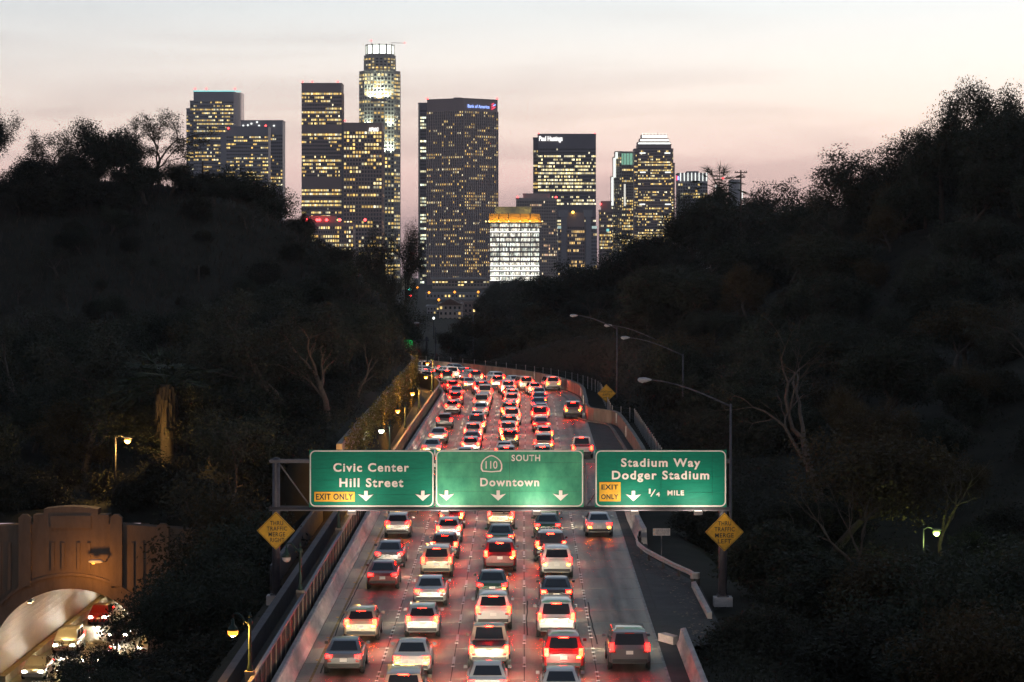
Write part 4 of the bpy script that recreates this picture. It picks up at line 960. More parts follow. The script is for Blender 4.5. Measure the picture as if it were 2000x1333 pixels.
for v in range(3):
    make_tree(f'oak{v}', 11+v, 16, .24, .72, 3, (5, 5, 4), .74, LEAF, 80, (.80, .80, .62), 0.136, wig=.2)
    make_tree(f'big{v}', 21+v, 26, .22, .70, 3, (6, 5, 5), .74, LEAF, 101, (1.0, 1.0, .8), 0.150, wig=.2)
    make_tree(f'euc{v}', 31+v, 14, .36, .46, 3, (4, 4, 4), .66, LEAFE, 49, (.5, .5, .5), 0.129, bark=BARKP, droop=.05)
for v in range(2):
    make_tree(f'gum{v}', 41+v, 27, .36, .44, 3, (5, 5, 4), .64, LEAFE, 80, (.85, .85, .85), 0.150, bark=BARKP, droop=.05)
    make_tree(f'airy{v}', 51+v, 16, .28, .58, 3, (4, 4, 4), .72, LEAFE, 42, (.48, .48, .36), 0.116, bark=BARK, wig=.24)
    make_tree(f'bare{v}', 61+v, 17, .36, .42, 4, (3, 3, 3, 2), .66, LEAFY, 1, (.2, .2, .2), .12, bark=BARKP, wig=.2)
    make_tree(f'yellow{v}', 71+v, 13, .26, .62, 3, (5, 4, 4), .72, LEAFY, 73, (.70, .70, .62), 0.122, wig=.2, droop=.04)
    make_tree(f'bush{v}', 81+v, 8.0, .14, 1.0, 3, (6, 5, 3), .85, SHRUB, 73, (.52, .52, .42), 0.095, wig=.25)
    make_tree(f'pine{v}', 91+v, 5, .5, 1.05, 2, (9, 6), .52, LEAF, 140, (.36, .36, .30), 0.082, wig=.1)
for v in range(2): TREES[f'palm{v}'] = (palm_mesh(101+v, 6.5), 8.3, 1.9)
NM = {'big': 'oak_tree', 'gum': 'eucalyptus_tree', 'oak': 'oak_tree', 'euc': 'eucalyptus_tree', 'airy': 'thin_tree', 'bare': 'bare_tree', 'yellow': 'yellowing_tree', 'bush': 'bush', 'pine': 'pine_tree', 'palm': 'palm_tree'}
CATN = {'bush': 'bush', 'palm': 'palm tree'}
trng = random.Random(5)
def plant(kind, x, y, H, label, group=None, wide=1.0, rz=None, sink=.1):
    key = kind if kind in TREES else kind+str(trng.randrange(len([k for k in TREES if k.startswith(kind)])))
    if key.startswith('oak') and H > 11.5: key = 'big'+key[-1]
    if key.startswith('euc') and H > 14: key = 'gum'+str(int(key[-1]) % 2)
    parts, top, rad = TREES[key]; sc = H/top; base = ''.join(c for c in key if c.isalpha())
    t = thing(NM[base], (x, y, gz(x, y)-sink), label, CATN.get(base, 'tree'), group, trng.uniform(0, 6.28) if rz is None else rz)
    t.scale = (sc*wide, sc*wide, sc)
    for n, me in parts: link_mesh(n, me, t)
    return t
def skyline(kind, px, pytop, Y, label, wide=1.0, group=None, minh=2.5):
    p = at(px, pytop, Y); g = gz(p.x, Y); return plant(kind, p.x, Y, max(minh, p.z-g), label, group, wide)
# the left crest
skyline('euc0', -12, 175, 360, 'tall airy eucalyptus leaning over the edge of the left crest', 1.1)
skyline('oak1', 25, 292, 366, 'rounded dark oak at the foot of the tall eucalyptus on the crest', 1.1)
skyline('airy0', 100, 250, 372, 'thin twiggy tree between two dark oaks on the crest', 1.1)
skyline('airy1', 128, 262, 380, 'sparse half-bare tree beside the dense crest oak', 1.0)
skyline('oak0', 190, 226, 374, 'tallest dense dark oak on the grassy crest', 1.05)
skyline('oak2', 235, 262, 378, 'dense dark oak with a ragged top beside the umbrella tree', 1.0)
skyline('airy0', 296, 208, 376, 'open umbrella-shaped tree standing highest beside the twin glass towers', .95)
skyline('airy1', 262, 225, 384, 'slim open tree behind the umbrella-shaped tree', .9)
skyline('oak1', 285, 305, 370, 'low dark oak under the umbrella-shaped tree', 1.35)
skyline('oak2', 332, 308, 374, 'low bushy oak at the edge of the gap before the towers', 1.1)
skyline('oak2', 112, 300, 376, 'low dense oak under the thin twiggy crest tree', 1.2); skyline('oak1', 165, 292, 378, 'dense oak tucked behind the tallest crest oak', 1.2)
skyline('bush0', 60, 330, 368, 'low scrub bush on the crest between oaks', 1.5); skyline('bush1', 150, 322, 370, 'low scrub bush at the foot of the tallest crest oak', 1.5)
skyline('bush1', 402, 328, 384, 'small bush in the gap in front of the twin glass towers', 1.0); skyline('bush0', 375, 345, 384, 'very small bush at the left end of the gap before the towers', 1.0)
skyline('oak0', 495, 322, 392, 'broad dense oak on the shoulder hiding the foot of the glass towers', 1.25)
skyline('oak2', 540, 350, 396, 'dense oak on the slope of the shoulder beside the brown tower', 1.1)
skyline('oak1', 465, 335, 388, 'dark oak at the near side of the broad shoulder oak', 1.2)
skyline('oak1', 575, 425, 388, 'round oak low on the shoulder in front of the red-lit podium', 1.2); skyline('airy1', 586, 402, 387, 'twiggy tree poking out beside the shoulder oak', .8)
skyline('oak0', 600, 480, 385, 'dark oak at the foot of the shoulder', 1.2)
# the screen of trees before the towers
for kind, px, py, Y, lab in [('euc1', 640, 470, 452, 'eucalyptus with a drooping top in front of the red-lit podium'), ('euc0', 705, 428, 456, 'tall eucalyptus in front of the brown gridded tower'), ('euc2', 745, 452, 460, 'thin eucalyptus in front of the round tower foot'),
                         ('euc1', 786, 426, 462, 'tall lacy eucalyptus with sky behind it beside the ribbed tower'), ('oak2', 668, 520, 448, 'dense tree under the tall eucalyptus screen'), ('oak0', 735, 545, 452, 'round tree under the lacy eucalyptus'),
                         ('oak1', 798, 590, 486, 'dark round tree below the lamp-lit turret'), ('oak2', 700, 590, 440, 'dark tree above the ivy wall end'), ('euc2', 765, 500, 455, 'short eucalyptus between two taller ones')]:
    skyline(kind, px, py, Y, lab, {640: .6, 705: .5, 745: .45, 786: .38, 765: .42, 800: .7}.get(px, .85))
for kind, px, py, Y, lab in [('euc2', 575, 560, 226, 'tall dark eucalyptus in front of the shoulder slope'), ('euc0', 640, 585, 222, 'eucalyptus with a pale leaning trunk above the walkway'), ('euc1', 697, 625, 246, 'slender eucalyptus close to the lit ivy wall'), ('oak1', 745, 640, 345, 'dark oak over the lit ivy wall'), ('oak0', 758, 655, 380, 'dark oak above the bend lamps')]:
    skyline(kind, px, py, Y, lab, 1.1)
# the right crest
for kind, px, py, Y, lab, w in [('oak0', 1100, 520, 470, 'dark oak where the wooded slope meets the city lights', 1.3), ('oak2', 1150, 498, 468, 'rounded oak below the dark tower with turrets', 1.2), ('oak1', 1205, 482, 466, 'low round oak in front of the white-edged tower', 1.2), ('oak2', 1268, 443, 462, 'oak clump in front of the tower with the white crown', 1.1),
                            ('oak0', 1310, 455, 462, 'low oak beside the big domed oak', 1.2), ('oak1', 1358, 402, 452, 'broad low oak in front of the strip-lit tower', 1.0), ('oak0', 1397, 346, 450, 'tall domed oak with a palm head above it', .85), ('oak2', 1425, 395, 446, 'dark oak covering the foot of the grey tower', 1.1),
                            ('palm0', 1403, 328, 456, 'palm head rising above the tall domed oak', 1.0), ('palm1', 1461, 380, 446, 'small palm beside the utility pole', .9), ('oak1', 1490, 376, 440, 'leafy tree next to the small palm', 1.2), ('airy0', 1545, 346, 420, 'twiggy round tree standing clear on the slope', 1.2), ('oak2', 1530, 395, 415, 'dark oak below the twiggy round tree', 1.3),
                            ('oak0', 1600, 365, 380, 'dark oak at the start of the steep wooded slope', 1.2), ('airy1', 1645, 318, 360, 'thin tree with jutting sprays on the steep slope', 1.2), ('oak1', 1705, 310, 352, 'dark oak on the steep slope under jutting sprays', 1.1), ('airy0', 1680, 275, 356, 'open tree with feathery sprays against the sunset', 1.2),
                            ('airy1', 1745, 250, 350, 'feathery tree high on the steep slope', 1.1), ('oak2', 1785, 255, 346, 'dark oak below the crowning tree', 1.1), ('oak0', 1842, 212, 340, 'dense oak leaning on the crowning tree', .8), ('oak1', 1900, 147, 338, 'crowning round tree, highest on the wooded hill', .72), ('oak2', 1958, 215, 336, 'dense dark tree beside the crowning round tree', 1.1),
                            ('airy0', 1990, 176, 330, 'open tree with sky gaps past the crowning tree', 1.1), ('oak0', 2010, 215, 325, 'dark oak at the end of the wooded crest', 1.2), ('oak1', 1572, 385, 398, 'oak on the slope just past the twiggy round tree', 1.2)]:
    skyline(kind, px, py, Y, lab, w)
# fill: woods on both sides
def hill_place(x, y, d):
    a = 'at the fence edge of the wood' if d < 27 else ('half-way up the wooded hill' if d < 41 else 'high on the wooded hill')
    return a+(' near the bare forked tree' if y < 300 else (' behind the small lane sign' if y < 372 else ' above the bend'))
def tunnel_place(x, y):
    return ('just behind the portal' if y < 232 else ('behind the amber street light' if y < 264 else 'at the foot of the dry slope'))+(' toward the walkway' if x > -30 else (' beside the shaggy palms' if x > -46 else ' away from the walkway'))
def wood(region, spacing, kinds, hts, labels, group, seed, cond=None):
    r = random.Random(seed); x0, x1, y0, y1 = region; y = y0
    while y < y1:
        x = x0+r.random()*spacing
        while x < x1:
            px, py = x+r.gauss(0, spacing*.25), y+r.gauss(0, spacing*.25)
            d, s = road_frame(np.array([px]), np.array([py])); d = float(d[0])
            if not (-16.5 < d < 15.5) and (cond is None or cond(px, py, d)) and not (abs(px-TX) < 9 and 150 < py < 206):
                k = r.choice(kinds); h = r.uniform(*hts[k])
                if 1000+F*px/py > -150 and 1000+F*px/py < 2150: plant(k, px, py, h, (labels[k].split(' in the wood')[0]+' '+hill_place(px, py, d)) if group.startswith('wood on the hill') else ((labels[k].replace(' in the wood above the tunnel', ' above the tunnel, ')+tunnel_place(px, py)) if group == 'wood above the tunnel' else labels[k]), group, r.uniform(1.0, 1.35))
            x += spacing
        y += spacing*.95
hr = {'oak': (5.5, 8.5), 'euc': (9, 12), 'yellow': (5, 7.5), 'bush': (2.2, 3.6), 'airy': (5, 8), 'pine': (3.5, 5), 'bare': (6, 9)}
wood((15, 72, 238, 445), 8.6, ['oak', 'oak', 'oak', 'yellow', 'bush', 'airy'], {**hr}, {'oak': 'dark oak in the wood on the hill behind the post fence', 'yellow': 'yellowing tree in the wood on the hill behind the post fence', 'bush': 'bush in the wood on the hill behind the post fence', 'airy': 'thin tree in the wood on the hill behind the post fence'},
     'wood on the hill behind the post fence', 3, lambda x, y, d: d > 17)
wood((-24, 30, 405, 500), 8.0, ['oak', 'oak', 'yellow', 'bush'], {**hr, 'oak': (4.5, 7)}, {'oak': 'dark oak in the hollow beyond the bend', 'yellow': 'yellowing tree in the hollow beyond the bend', 'bush': 'bush in the hollow beyond the bend'}, 'trees in the hollow beyond the bend', 4, lambda x, y, d: d > 15 and not (-20 < x < -9))
wood((16, 62, 125, 236), 8.2, ['yellow', 'bush', 'oak', 'pine', 'bush'], {**hr, 'oak': (4, 6), 'yellow': (4.5, 7)}, {'oak': 'dark oak in the thicket by the greenish street light', 'yellow': 'yellowing tree in the thicket by the greenish street light', 'bush': 'bush in the thicket by the greenish street light', 'pine': 'low pine in the thicket by the greenish street light'},
     'thicket by the greenish street light', 6, lambda x, y, d: d > 16.5 and not (abs(x-28.6) < 3.5 and y < 192))
wood((-78, -17, 207, 300), 6.8, ['oak', 'euc', 'yellow', 'bush', 'oak'], {**hr, 'euc': (8, 12)}, {'oak': 'dark oak in the wood above the tunnel', 'euc': 'eucalyptus in the wood above the tunnel', 'yellow': 'yellowing tree in the wood above the tunnel', 'bush': 'bush in the wood above the tunnel'},
     'wood above the tunnel', 8, lambda x, y, d: d < -17.5 and not (abs(x+29.5) < 5.5 and y < 219))
wood((-36, -14, 296, 402), 6.5, ['oak', 'bush', 'oak', 'airy'], {**hr, 'oak': (4, 6.5), 'airy': (4, 6)}, {'oak': 'dark oak above the top of the ivy wall', 'bush': 'bush above the top of the ivy wall', 'airy': 'thin tree above the top of the ivy wall'}, 'trees above the ivy wall', 12, lambda x, y, d: -34 < d < -15.6 and x > -31+(y-300)*.02 and not (y > 322 and 1000+F*x/y > 762))
wood((-45, 34, 226, 470), 5.0, ['bush', 'bush', 'oak'], {**hr, 'bush': (2.0, 3.4), 'oak': (3.5, 5)}, {'oak': 'small oak just behind the fence posts', 'bush': 'bush just behind the fence posts'}, 'growth just behind the fence posts', 13, lambda x, y, d: 15.5 < d < 22)
wood((-25, -15, 150, 202), 5.0, ['bush', 'oak'], {**hr, 'oak': (4, 6)}, {'oak': 'small oak on the embankment under the parapet', 'bush': 'bush on the embankment under the parapet'}, 'growth on the embankment', 14, lambda x, y, d: d < -16.0)
wood((-78, -28, 302, 380), 7.0, ['bush', 'bush', 'airy', 'oak'], {**hr, 'bush': (1.2, 3.2), 'oak': (3, 4.6), 'airy': (2.5, 4.5)}, {'bush': 'scrub bush on the dry grass slope below the crest', 'oak': 'small oak on the dry grass slope below the crest', 'airy': 'thin sapling on the dry grass slope below the crest'}, 'scrub on the dry grass slope', 9, lambda x, y, d: d < -18)
# single trees near the road
for kind, px, py, Y, lab, w in [('bare0', 1612, 600, 205, 'tall bare forked tree behind the merge-left sign', 1.0), ('yellow0', 1630, 815, 200, 'large rounded yellowing tree around the bare forked trunk', 1.3), ('bare1', 1700, 930, 178, 'small bare tree beside the greenish street light', .9), ('bare1', 1840, 868, 196, 'leaning bare sapling above the greenish street light', 1.0),
                            ('bare0', 1945, 560, 250, 'pale bare tree high in the wood past the yellowing tree', 1.0), ('bare1', 1150, 570, 418, 'bare tree beyond the retaining wall bend', 1.0), ('pine0', 1500, 1010, 160, 'bushy pine beside the gantry footing', 1.5), ('pine1', 1580, 1080, 152, 'low spreading pine in the dark thicket', 1.6),
                            ('bush0', 1340, 1010, 190, 'dark bush behind the small white sign', 1.5), ('bush1', 1390, 960, 200, 'dark bush behind the gantry post and guardrail', 1.6), ('yellow1', 1760, 1060, 150, 'yellowing bushy tree in front of the greenish light pole', 1.5), ('oak2', 1930, 1040, 145, 'dark rounded tree at the end of the near thicket', 1.3),
                            ('yellow0', 1960, 1150, 132, 'warm-lit yellowing tree in the near thicket', 1.2), ('bush0', 1640, 1180, 140, 'low dark bush in the hollow below the pine', 1.8), ('bush1', 1470, 1215, 138, 'low dark bush by the turnout barrier', 1.5), ('oak1', 1830, 1190, 134, 'low bush under the yellowing near tree', 1.8),
                            ('euc0', 520, 640, 232, 'eucalyptus with a forked pale trunk above the gantry end', 1.0), ('palm1', 330, 695, 216, 'shaggy palm with a thatch of dead fronds on the dark slope', 1.5), ('palm0', 215, 800, 232, 'shorter shaggy palm below the tall one', .95)]:
    skyline(kind, px, py, Y, lab, w)
# in front of the portal and on the embankment
for kind, x, y, H, lab, w in [('airy0', -25.3, 172, 8.0, 'thin tree with see-through twigs in front of the tunnel mouth', 1.0), ('airy1', -27.6, 166, 6.0, 'small leafy tree against the tunnel headlights', 1.2), ('oak2', -29.2, 160, 6.3, 'dark tree hiding the near edge of the tunnel mouth', 1.0), ('yellow1', -20.8, 193, 12.5, 'drooping tree over the corner of the portal', 1.0),
                          ('oak1', -20.4, 180, 11.0, 'large dark oak on the embankment beside the portal', 1.1), ('oak0', -18.3, 162, 8.0, 'dark oak on the embankment below the parapet', 1.1), ('oak2', -21.5, 150, 7.5, 'dark oak low on the embankment', 1.1), ('bush1', -16.6, 148, 3.6, 'dark bush against the parapet wall', 1.5),
                          ('bush0', -16.2, 134, 3.2, 'dark bush below the nearest glowing lamp', 1.6), ('oak1', -18.5, 136, 5.5, 'small dark oak below the nearest glowing lamp', 1.1), ('euc2', -18.5, 196, 14, 'tall eucalyptus on the embankment behind the merge-right sign', 1.0), ('bare1', -24.8, 180, 9.0, 'bare twiggy tree arching across the portal arch', .9), ('oak0', -23.5, 140, 6, 'rounded dark tree at the foot of the embankment', 1.2)]:
    plant(kind, x, y, H, lab, None, w)
for x, y, h, lab in ((-37.5, 206.5, 2.6, 'lamp-lit bush on top of the portal end pilaster'), (-34.8, 208.5, 3.0, 'lamp-lit bush behind the portal parapet steps'), (-27.6, 207, 2.6, 'lamp-lit bush behind the raised portal block'), (-25.2, 208.5, 3.2, 'lamp-lit bush beside the amber street light pole'), (-31.5, 214.5, 2.6, 'low lamp-lit bush behind the amber street light pole'), (-36.5, 214, 3.4, 'tall lamp-lit bush furthest from the amber street light')):
    plant('bush', x, y, h, lab, None, 1.2)
# trees of the low town in the gap
for i in range(34):
    Y = trng.uniform(560, 1350); px = trng.uniform(950, 1090); x = (px-1000)/F*Y
    plant(trng.choice(('oak', 'oak', 'euc')), x, Y, trng.uniform(6, 10)*(1+Y/3000), 'far tree among the low apartment blocks below the towers', 'trees of the low town', 1.2)
# undergrowth
def scatter(n, region, seed, cond):
    g = np.random.default_rng(seed); X = g.uniform(region[0], region[1], n); Y = g.uniform(region[2], region[3], n); d, s = road_frame(X, Y); ok = cond(X, Y, d)
    X, Y = X[ok], Y[ok]; return np.stack([X, Y, height(X, Y)], -1)
pts = scatter(14000, (-95, 95, 110, 470), 2, lambda X, Y, d: ((d > 12.8) | ((d > 10.2) & (Y > 300)) | (d < -14.5)) & ~((abs(X-TX) < 7) & (Y < 206)) & ~((X < -36) & (Y > 305)))
tag(link_mesh('undergrowth', quads_mesh('undergrowth', leaf_cloud(pts+np.array([0, 0, .35]), 20, (.75, .75, .35), .13, 5), SHRUB)), 'low scrub covering the slopes under the trees', 'undergrowth', kind='stuff')
pts = np.concatenate([scatter(26000, (-48, 32, 290, 462), 21, lambda X, Y, d: (d > 9.9) & (d < 21)), scatter(12000, (8.5, 30, 105, 300), 22, lambda X, Y, d: ((d > 12.6) | ((d > 8.6) & (Y < 137))) & (d < 20)), scatter(9000, (-30, -12, 204, 400), 23, lambda X, Y, d: (d < -14.2) & (d > -22))])
tag(link_mesh('roadside_scrub', quads_mesh('roadside_scrub', leaf_cloud(pts+np.array([0, 0, .4]), 16, (.55, .55, .45), .11, 6), SHRUB)), 'dense scrub pressed against the walls and fences', 'scrub', kind='stuff')
pts = scatter(26000, (-100, -22, 296, 402), 3, lambda X, Y, d: d < -16)
g = np.random.default_rng(4); n = len(pts); a = g.uniform(0, 6.28, n); hh = g.uniform(.35, .95, n); w = .06
dx = np.stack([np.cos(a)*w, np.sin(a)*w, np.zeros(n)], -1); tp = pts+np.stack([g.normal(0, .22, n), g.normal(0, .22, n), hh], -1)
tag(link_mesh('dry_grass', quads_mesh('dry_grass', np.stack([pts-dx, pts+dx, tp+dx*.2, tp-dx*.2], 1).reshape(-1, 3), GRASS)), 'dry pale grass on the bare slope below the crest', 'grass', kind='stuff')
# path across the grass slope
pp = [(-30, 331), (-36, 326), (-43, 318), (-50, 309), (-57, 300), (-64, 293)]
b = MB(); prev = None
for i, (x, y) in enumerate(pp):
    q = [(x, y-.9, max(gz(x, y-.9), gz(x, y+.9))+.12), (x, y+.9, max(gz(x, y-.9), gz(x, y+.9))+.14)]
    if prev: b.face([prev[0], q[0], q[1], prev[1]]); b.face([prev[0], (prev[0][0], prev[0][1], prev[0][2]-.8), (q[0][0], q[0][1], q[0][2]-.8), q[0]])
    prev = q
tag(b.build('hill_path', mat('path_dust', (.20, .17, .15), .9, vary=.3, scale=1)), kind='structure')
# poles
def wood_pole(px, pytop, Y, arms, label, h=None):
    p = at(px, pytop, Y); g = gz(p.x, Y); t = thing('utility_pole', (p.x, Y, g), label, 'pole'); H = p.z-g
    MB().lathe([(.15, -.4), (.11, H), (.03, H+.03)], n=8).build('pole', BARK, t, True)
    for z, w in arms:
        MB().box((0, -.15, H-z), (w, .12, .14)).build('crossarm', BARK, t)
        for k in (-.45, -.3, .3, .45): MB().lathe([(.05, 0), (.07, .10), (.03, .2)], (k*w, -.15, H-z+.07), 6).build('insulator', DKST, t)
wood_pole(1447, 333, 430, [(.35, 1.9), (1.1, 1.3)], 'utility pole with two crossarms against the sunset')
wood_pole(388, 519, 352, [], 'short plain wooden pole on the grass slope'); wood_pole(396, 316, 386, [], 'short dark post in the gap before the glass towers')
# ------------------------------------------------------------------ the far overhead sign and the city
LITW = glowmat('lit_window', 1.0); LITD = glowmat('lit_bay', 1.0, stripes=1.1)
DARKW = mat('dark_window', (.03, .03, .036), .15, spec=.5)
wrng = random.Random(99)
WARM = [(1, .60, .14), (1, .66, .18), (1, .70, .22), (1, .74, .27), (1, .80, .38), (1, .90, .58)]
def room(gain=1.0, pal=WARM):
    c = wrng.choice(pal); k = gain*min(2.4, wrng.lognormvariate(.12, .50)); return tuple(v*k for v in c)
def facade(lit, dark, bars, o, u, W, z0, z1, nc, nr, fx=.6, fz=.55, dens=.35, gain=1.0, vbar=.5, hbar=.3, blank=(), pal=WARM, rowp=None, inset=0):
    """one face of a tower: panes just off the core wall, piers and spandrels standing proud of them"""
    n = Vector((u.y, -u.x, 0)); cw, ch = W/nc, (z1-z0)/nr
    def pt(a, z, off): return o+u*a+n*off+Vector((0, 0, z-o.z))
    for r in range(nr):
        if r in blank: continue
        p = rowp(r) if rowp else wrng.choice((.04, dens*.5, dens, dens*1.3, min(.95, dens*2.2))); on = wrng.random() < p
        for c in range(nc):
            if wrng.random() < .55: on = wrng.random() < p
            a0 = (c+(1-fx)/2)*cw; a1 = a0+fx*cw; b0 = z0+(r+(1-fz)/2)*ch; b1 = b0+fz*ch
            q = [pt(a0, b0, .1), pt(a1, b0, .1), pt(a1, b1, .1), pt(a0, b1, .1)]
            if on: lit.face(q, 0, room(gain, pal))
            else: dark.face(q)
    def bar(a0, a1, b0, b1, dp):
        P4 = [pt(a0, b0, 0), pt(a1, b0, 0), pt(a1, b1, 0), pt(a0, b1, 0)]; Q4 = [pt(a0, b0, dp), pt(a1, b0, dp), pt(a1, b1, dp), pt(a0, b1, dp)]
        bars.face(Q4)
        for i in range(4): j = (i+1) % 4; bars.face([P4[i], P4[j], Q4[j], Q4[i]])
    if vbar:
        for c in range(nc+1):
            w = (1-fx)*cw*.8; bar(max(0, c*cw-w/2), min(W, c*cw+w/2), z0, z1, vbar)
    if hbar:
        for r in range(nr+1):
            w = (1-fz)*ch*.8; bar(0, W, max(z0, z0+r*ch-w/2), min(z1, z0+r*ch+w/2), hbar)
def tower(name, label, poly, z0, z1, m, faces, zwin=None, roof=1.2, cat='skyscraper', t=None, piers=None):
    """prism tower on a plan polygon (counter-clockwise, world XY); faces: {edge index: facade kwargs}"""
    cx = sum(p[0] for p in poly)/len(poly); cy = sum(p[1] for p in poly)/len(poly)
    if t is None: t = thing(name, (cx, cy, z0), label, cat)
    b = MB(); k = len(poly)
    for i in range(k):
        j = (i+1) % k; b.face([(*poly[i], z0), (*poly[j], z0), (*poly[j], z1), (*poly[i], z1)])
    b.face([(*p, z1) for p in poly]); b.build('wall', m, t, world=True)
    if roof:
        pr = MB()
        for i in range(k):
            j = (i+1) % k; pr.beam((*poly[i], z1+roof/2), (*poly[j], z1+roof/2), .8, roof)
        pr.build('roof_parapet', m, t, world=True)
    lit, dark, bars = MB(), MB(), MB()
    for e, kw in faces.items():
        kw = dict(kw); a, c = Vector((*poly[e], z0)), Vector((*poly[(e+1) % k], z0)); W = (c-a).length; u = (c-a).normalized()
        lo, hi = kw.pop('z', zwin or (z0, z1-2)); facade(lit, dark, bars, a, u, W, lo, hi, **kw)
    if lit.f: tag(lit.build('lit_window_field', LITW, t, world=True), kind='stuff')
    if dark.f: tag(dark.build('dark_window_field', DARKW, t, world=True), kind='stuff')
    if bars.f: tag(bars.build('pier_field', piers or m, t, world=True), kind='stuff')
    return t
def rect(px0, px1, Y, depth): x0, x1 = (px0-1000)/F*Y, (px1-1000)/F*Y; return [(x0, Y), (x1, Y), (x1, Y+depth), (x0, Y+depth)]
def zz(py, Y): return EYE-(py-HZ)/F*Y
RED = mat('beacon_red', (.5, .02, .02), .3, emit=(1, .05, .05), es=9)
def beacon(t, px, py, Y, m=RED, r=1.1, post=4.0):
    p = at(px, py, Y); k = MB().lathe([(.25, -post), (.25, 0)], (p.x, p.y, p.z), 5).build('mast', DKST, t, world=True)
    q = MB().lathe([(.2, -r), (r, -.4*r), (r, .4*r), (.2, r)], (p.x, p.y, p.z), 6).build('beacon', m, t, world=True)
def band(t, name, px0, px1, py0, py1, Y, m, off=.6, depth=.4):
    a, c = at(px0, py0, Y), at(px1, py1, Y)
    return MB().box(((a.x+c.x)/2, Y-off, (a.z+c.z)/2), (c.x-a.x, depth, a.z-c.z)).build(name, m, t, world=True)
CM = dict(brown=mat('tower_brown', (.45, .31, .265), .7, vary=.12, scale=.05), slate=mat('tower_slate', (.36, .33, .355), .5, vary=.1, scale=.05), dusk=mat('tower_dusk', (.45, .325, .295), .6, vary=.1, scale=.05),
          rose=mat('tower_rose', (.40, .29, .26), .7, vary=.1, scale=.05), pale=mat('tower_pale', (.58, .54, .46), .7, vary=.1, scale=.05), black=mat('tower_black', (.22, .195, .215), .5, vary=.1, scale=.05),
          tan=mat('tower_tan', (.6, .48, .42), .7, vary=.15, scale=.05), grey=mat('tower_grey', (.42, .40, .41), .6, vary=.1, scale=.05))
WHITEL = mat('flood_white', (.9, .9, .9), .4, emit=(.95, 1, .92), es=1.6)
TEALL = mat('teal_strip', (.5, .9, .9), .4, emit=(.35, .95, .90), es=1.1)
GREENL = mat('green_glass_lit', (.3, .6, .45), .3, emit=(.40, .85, .60), es=.55)
TXT = mat('lit_letter', (.9, .9, .9), .4, emit=(1, .98, .92), es=2.2)
BLUET = mat('lit_letter_blue', (.3, .4, .9), .4, emit=(.28, .42, 1), es=2.6)
REDT = mat('lit_emblem_red', (.9, .1, .2), .4, emit=(1, .07, .13), es=1.6)
FONT_Y = .9

# twin glass towers far left
Y = 3500
t = tower('office_tower', 'stepped slate glass tower with a teal light line along its roof', rect(378, 456, Y, 40), zz(575, Y), zz(180, Y), CM['slate'], {0: dict(z=(zz(365, Y), zz(197, Y)), nc=24, nr=24, fx=.85, fz=.42, dens=.5, gain=.8, vbar=.3, hbar=.5)})
for (a, c, top) in ((371, 378, 198), (364, 371, 213)):
    tower('', '', rect(a, c, Y+6, 34), zz(575, Y), zz(top, Y), CM['slate'], {0: dict(z=(zz(365, Y), zz(top+4, Y)), nc=2, nr=21, fx=.8, fz=.42, dens=.5, gain=.7, vbar=0, hbar=.5)}, t=t)
cyl = MB(); c0 = at(456, 180, Y); rr = (471-456)/F*Y
pts = [(c0.x+rr*math.sin(R(a)), Y+rr-rr*math.cos(R(a))) for a in range(0, 91, 10)]
for (xa, ya), (xb, yb) in zip(pts[:-1], pts[1:]): cyl.face([(xa, ya, zz(575, Y)), (xb, yb, zz(575, Y)), (xb, yb, zz(181, Y)), (xa, ya, zz(181, Y))])
cyl.face([(pts[-1][0], pts[-1][1], zz(575, Y)), (pts[-1][0], Y+40, zz(575, Y)), (pts[-1][0], Y+40, zz(181, Y)), (pts[-1][0], pts[-1][1], zz(181, Y))])
cyl.build('rounded_corner', mat('satin_steel', (.50, .44, .43), .35, metal=.7), t, True, True)
band(t, 'light_strip', 378, 462, 177.3, 179.4, Y, TEALL); band(t, 'light_strip', 462, 470.5, 178.2, 180.2, Y+6, TEALL)
band(t, 'mullion', 388.5, 389.3, 182, 365, Y, CM['grey'], .9)
for px in (381, 403, 459): beacon(t, px, 174, Y+4)
Y = 3420
t = tower('office_tower', 'broad slate tower behind with a lit roof terrace', rect(470, 552, Y, 40), zz(575, Y), zz(237, Y), CM['slate'], {0: dict(z=(zz(365, Y), zz(262, Y)), nc=20, nr=15, fx=.7, fz=.5, dens=.42, gain=.9, vbar=.3, hbar=.4)})
for px, py in ((475, 246), (484, 245), (491, 242), (502, 239), (506, 246), (535, 246)): beacon(t, px, py, Y-1, WHITEL, 1.2, 1.5)
Y = 3340
t = tower('office_tower', 'low slate tower with a raised frame in front of the stepped tower', rect(442, 524, Y, 36), zz(575, Y), zz(249, Y), CM['slate'], {0: dict(z=(zz(368, Y), zz(265, Y)), nc=22, nr=15, fx=.8, fz=.42, dens=.38, gain=.9, vbar=.35, hbar=.45)})
band(t, 'frame', 431, 442, 262, 400, Y+2, CM['slate'], .2, 2); band(t, 'frame', 511, 524, 251, 262, Y, CM['slate'], .8, 1)
beacon(t, 446, 251, Y); beacon(t, 519, 246, Y)

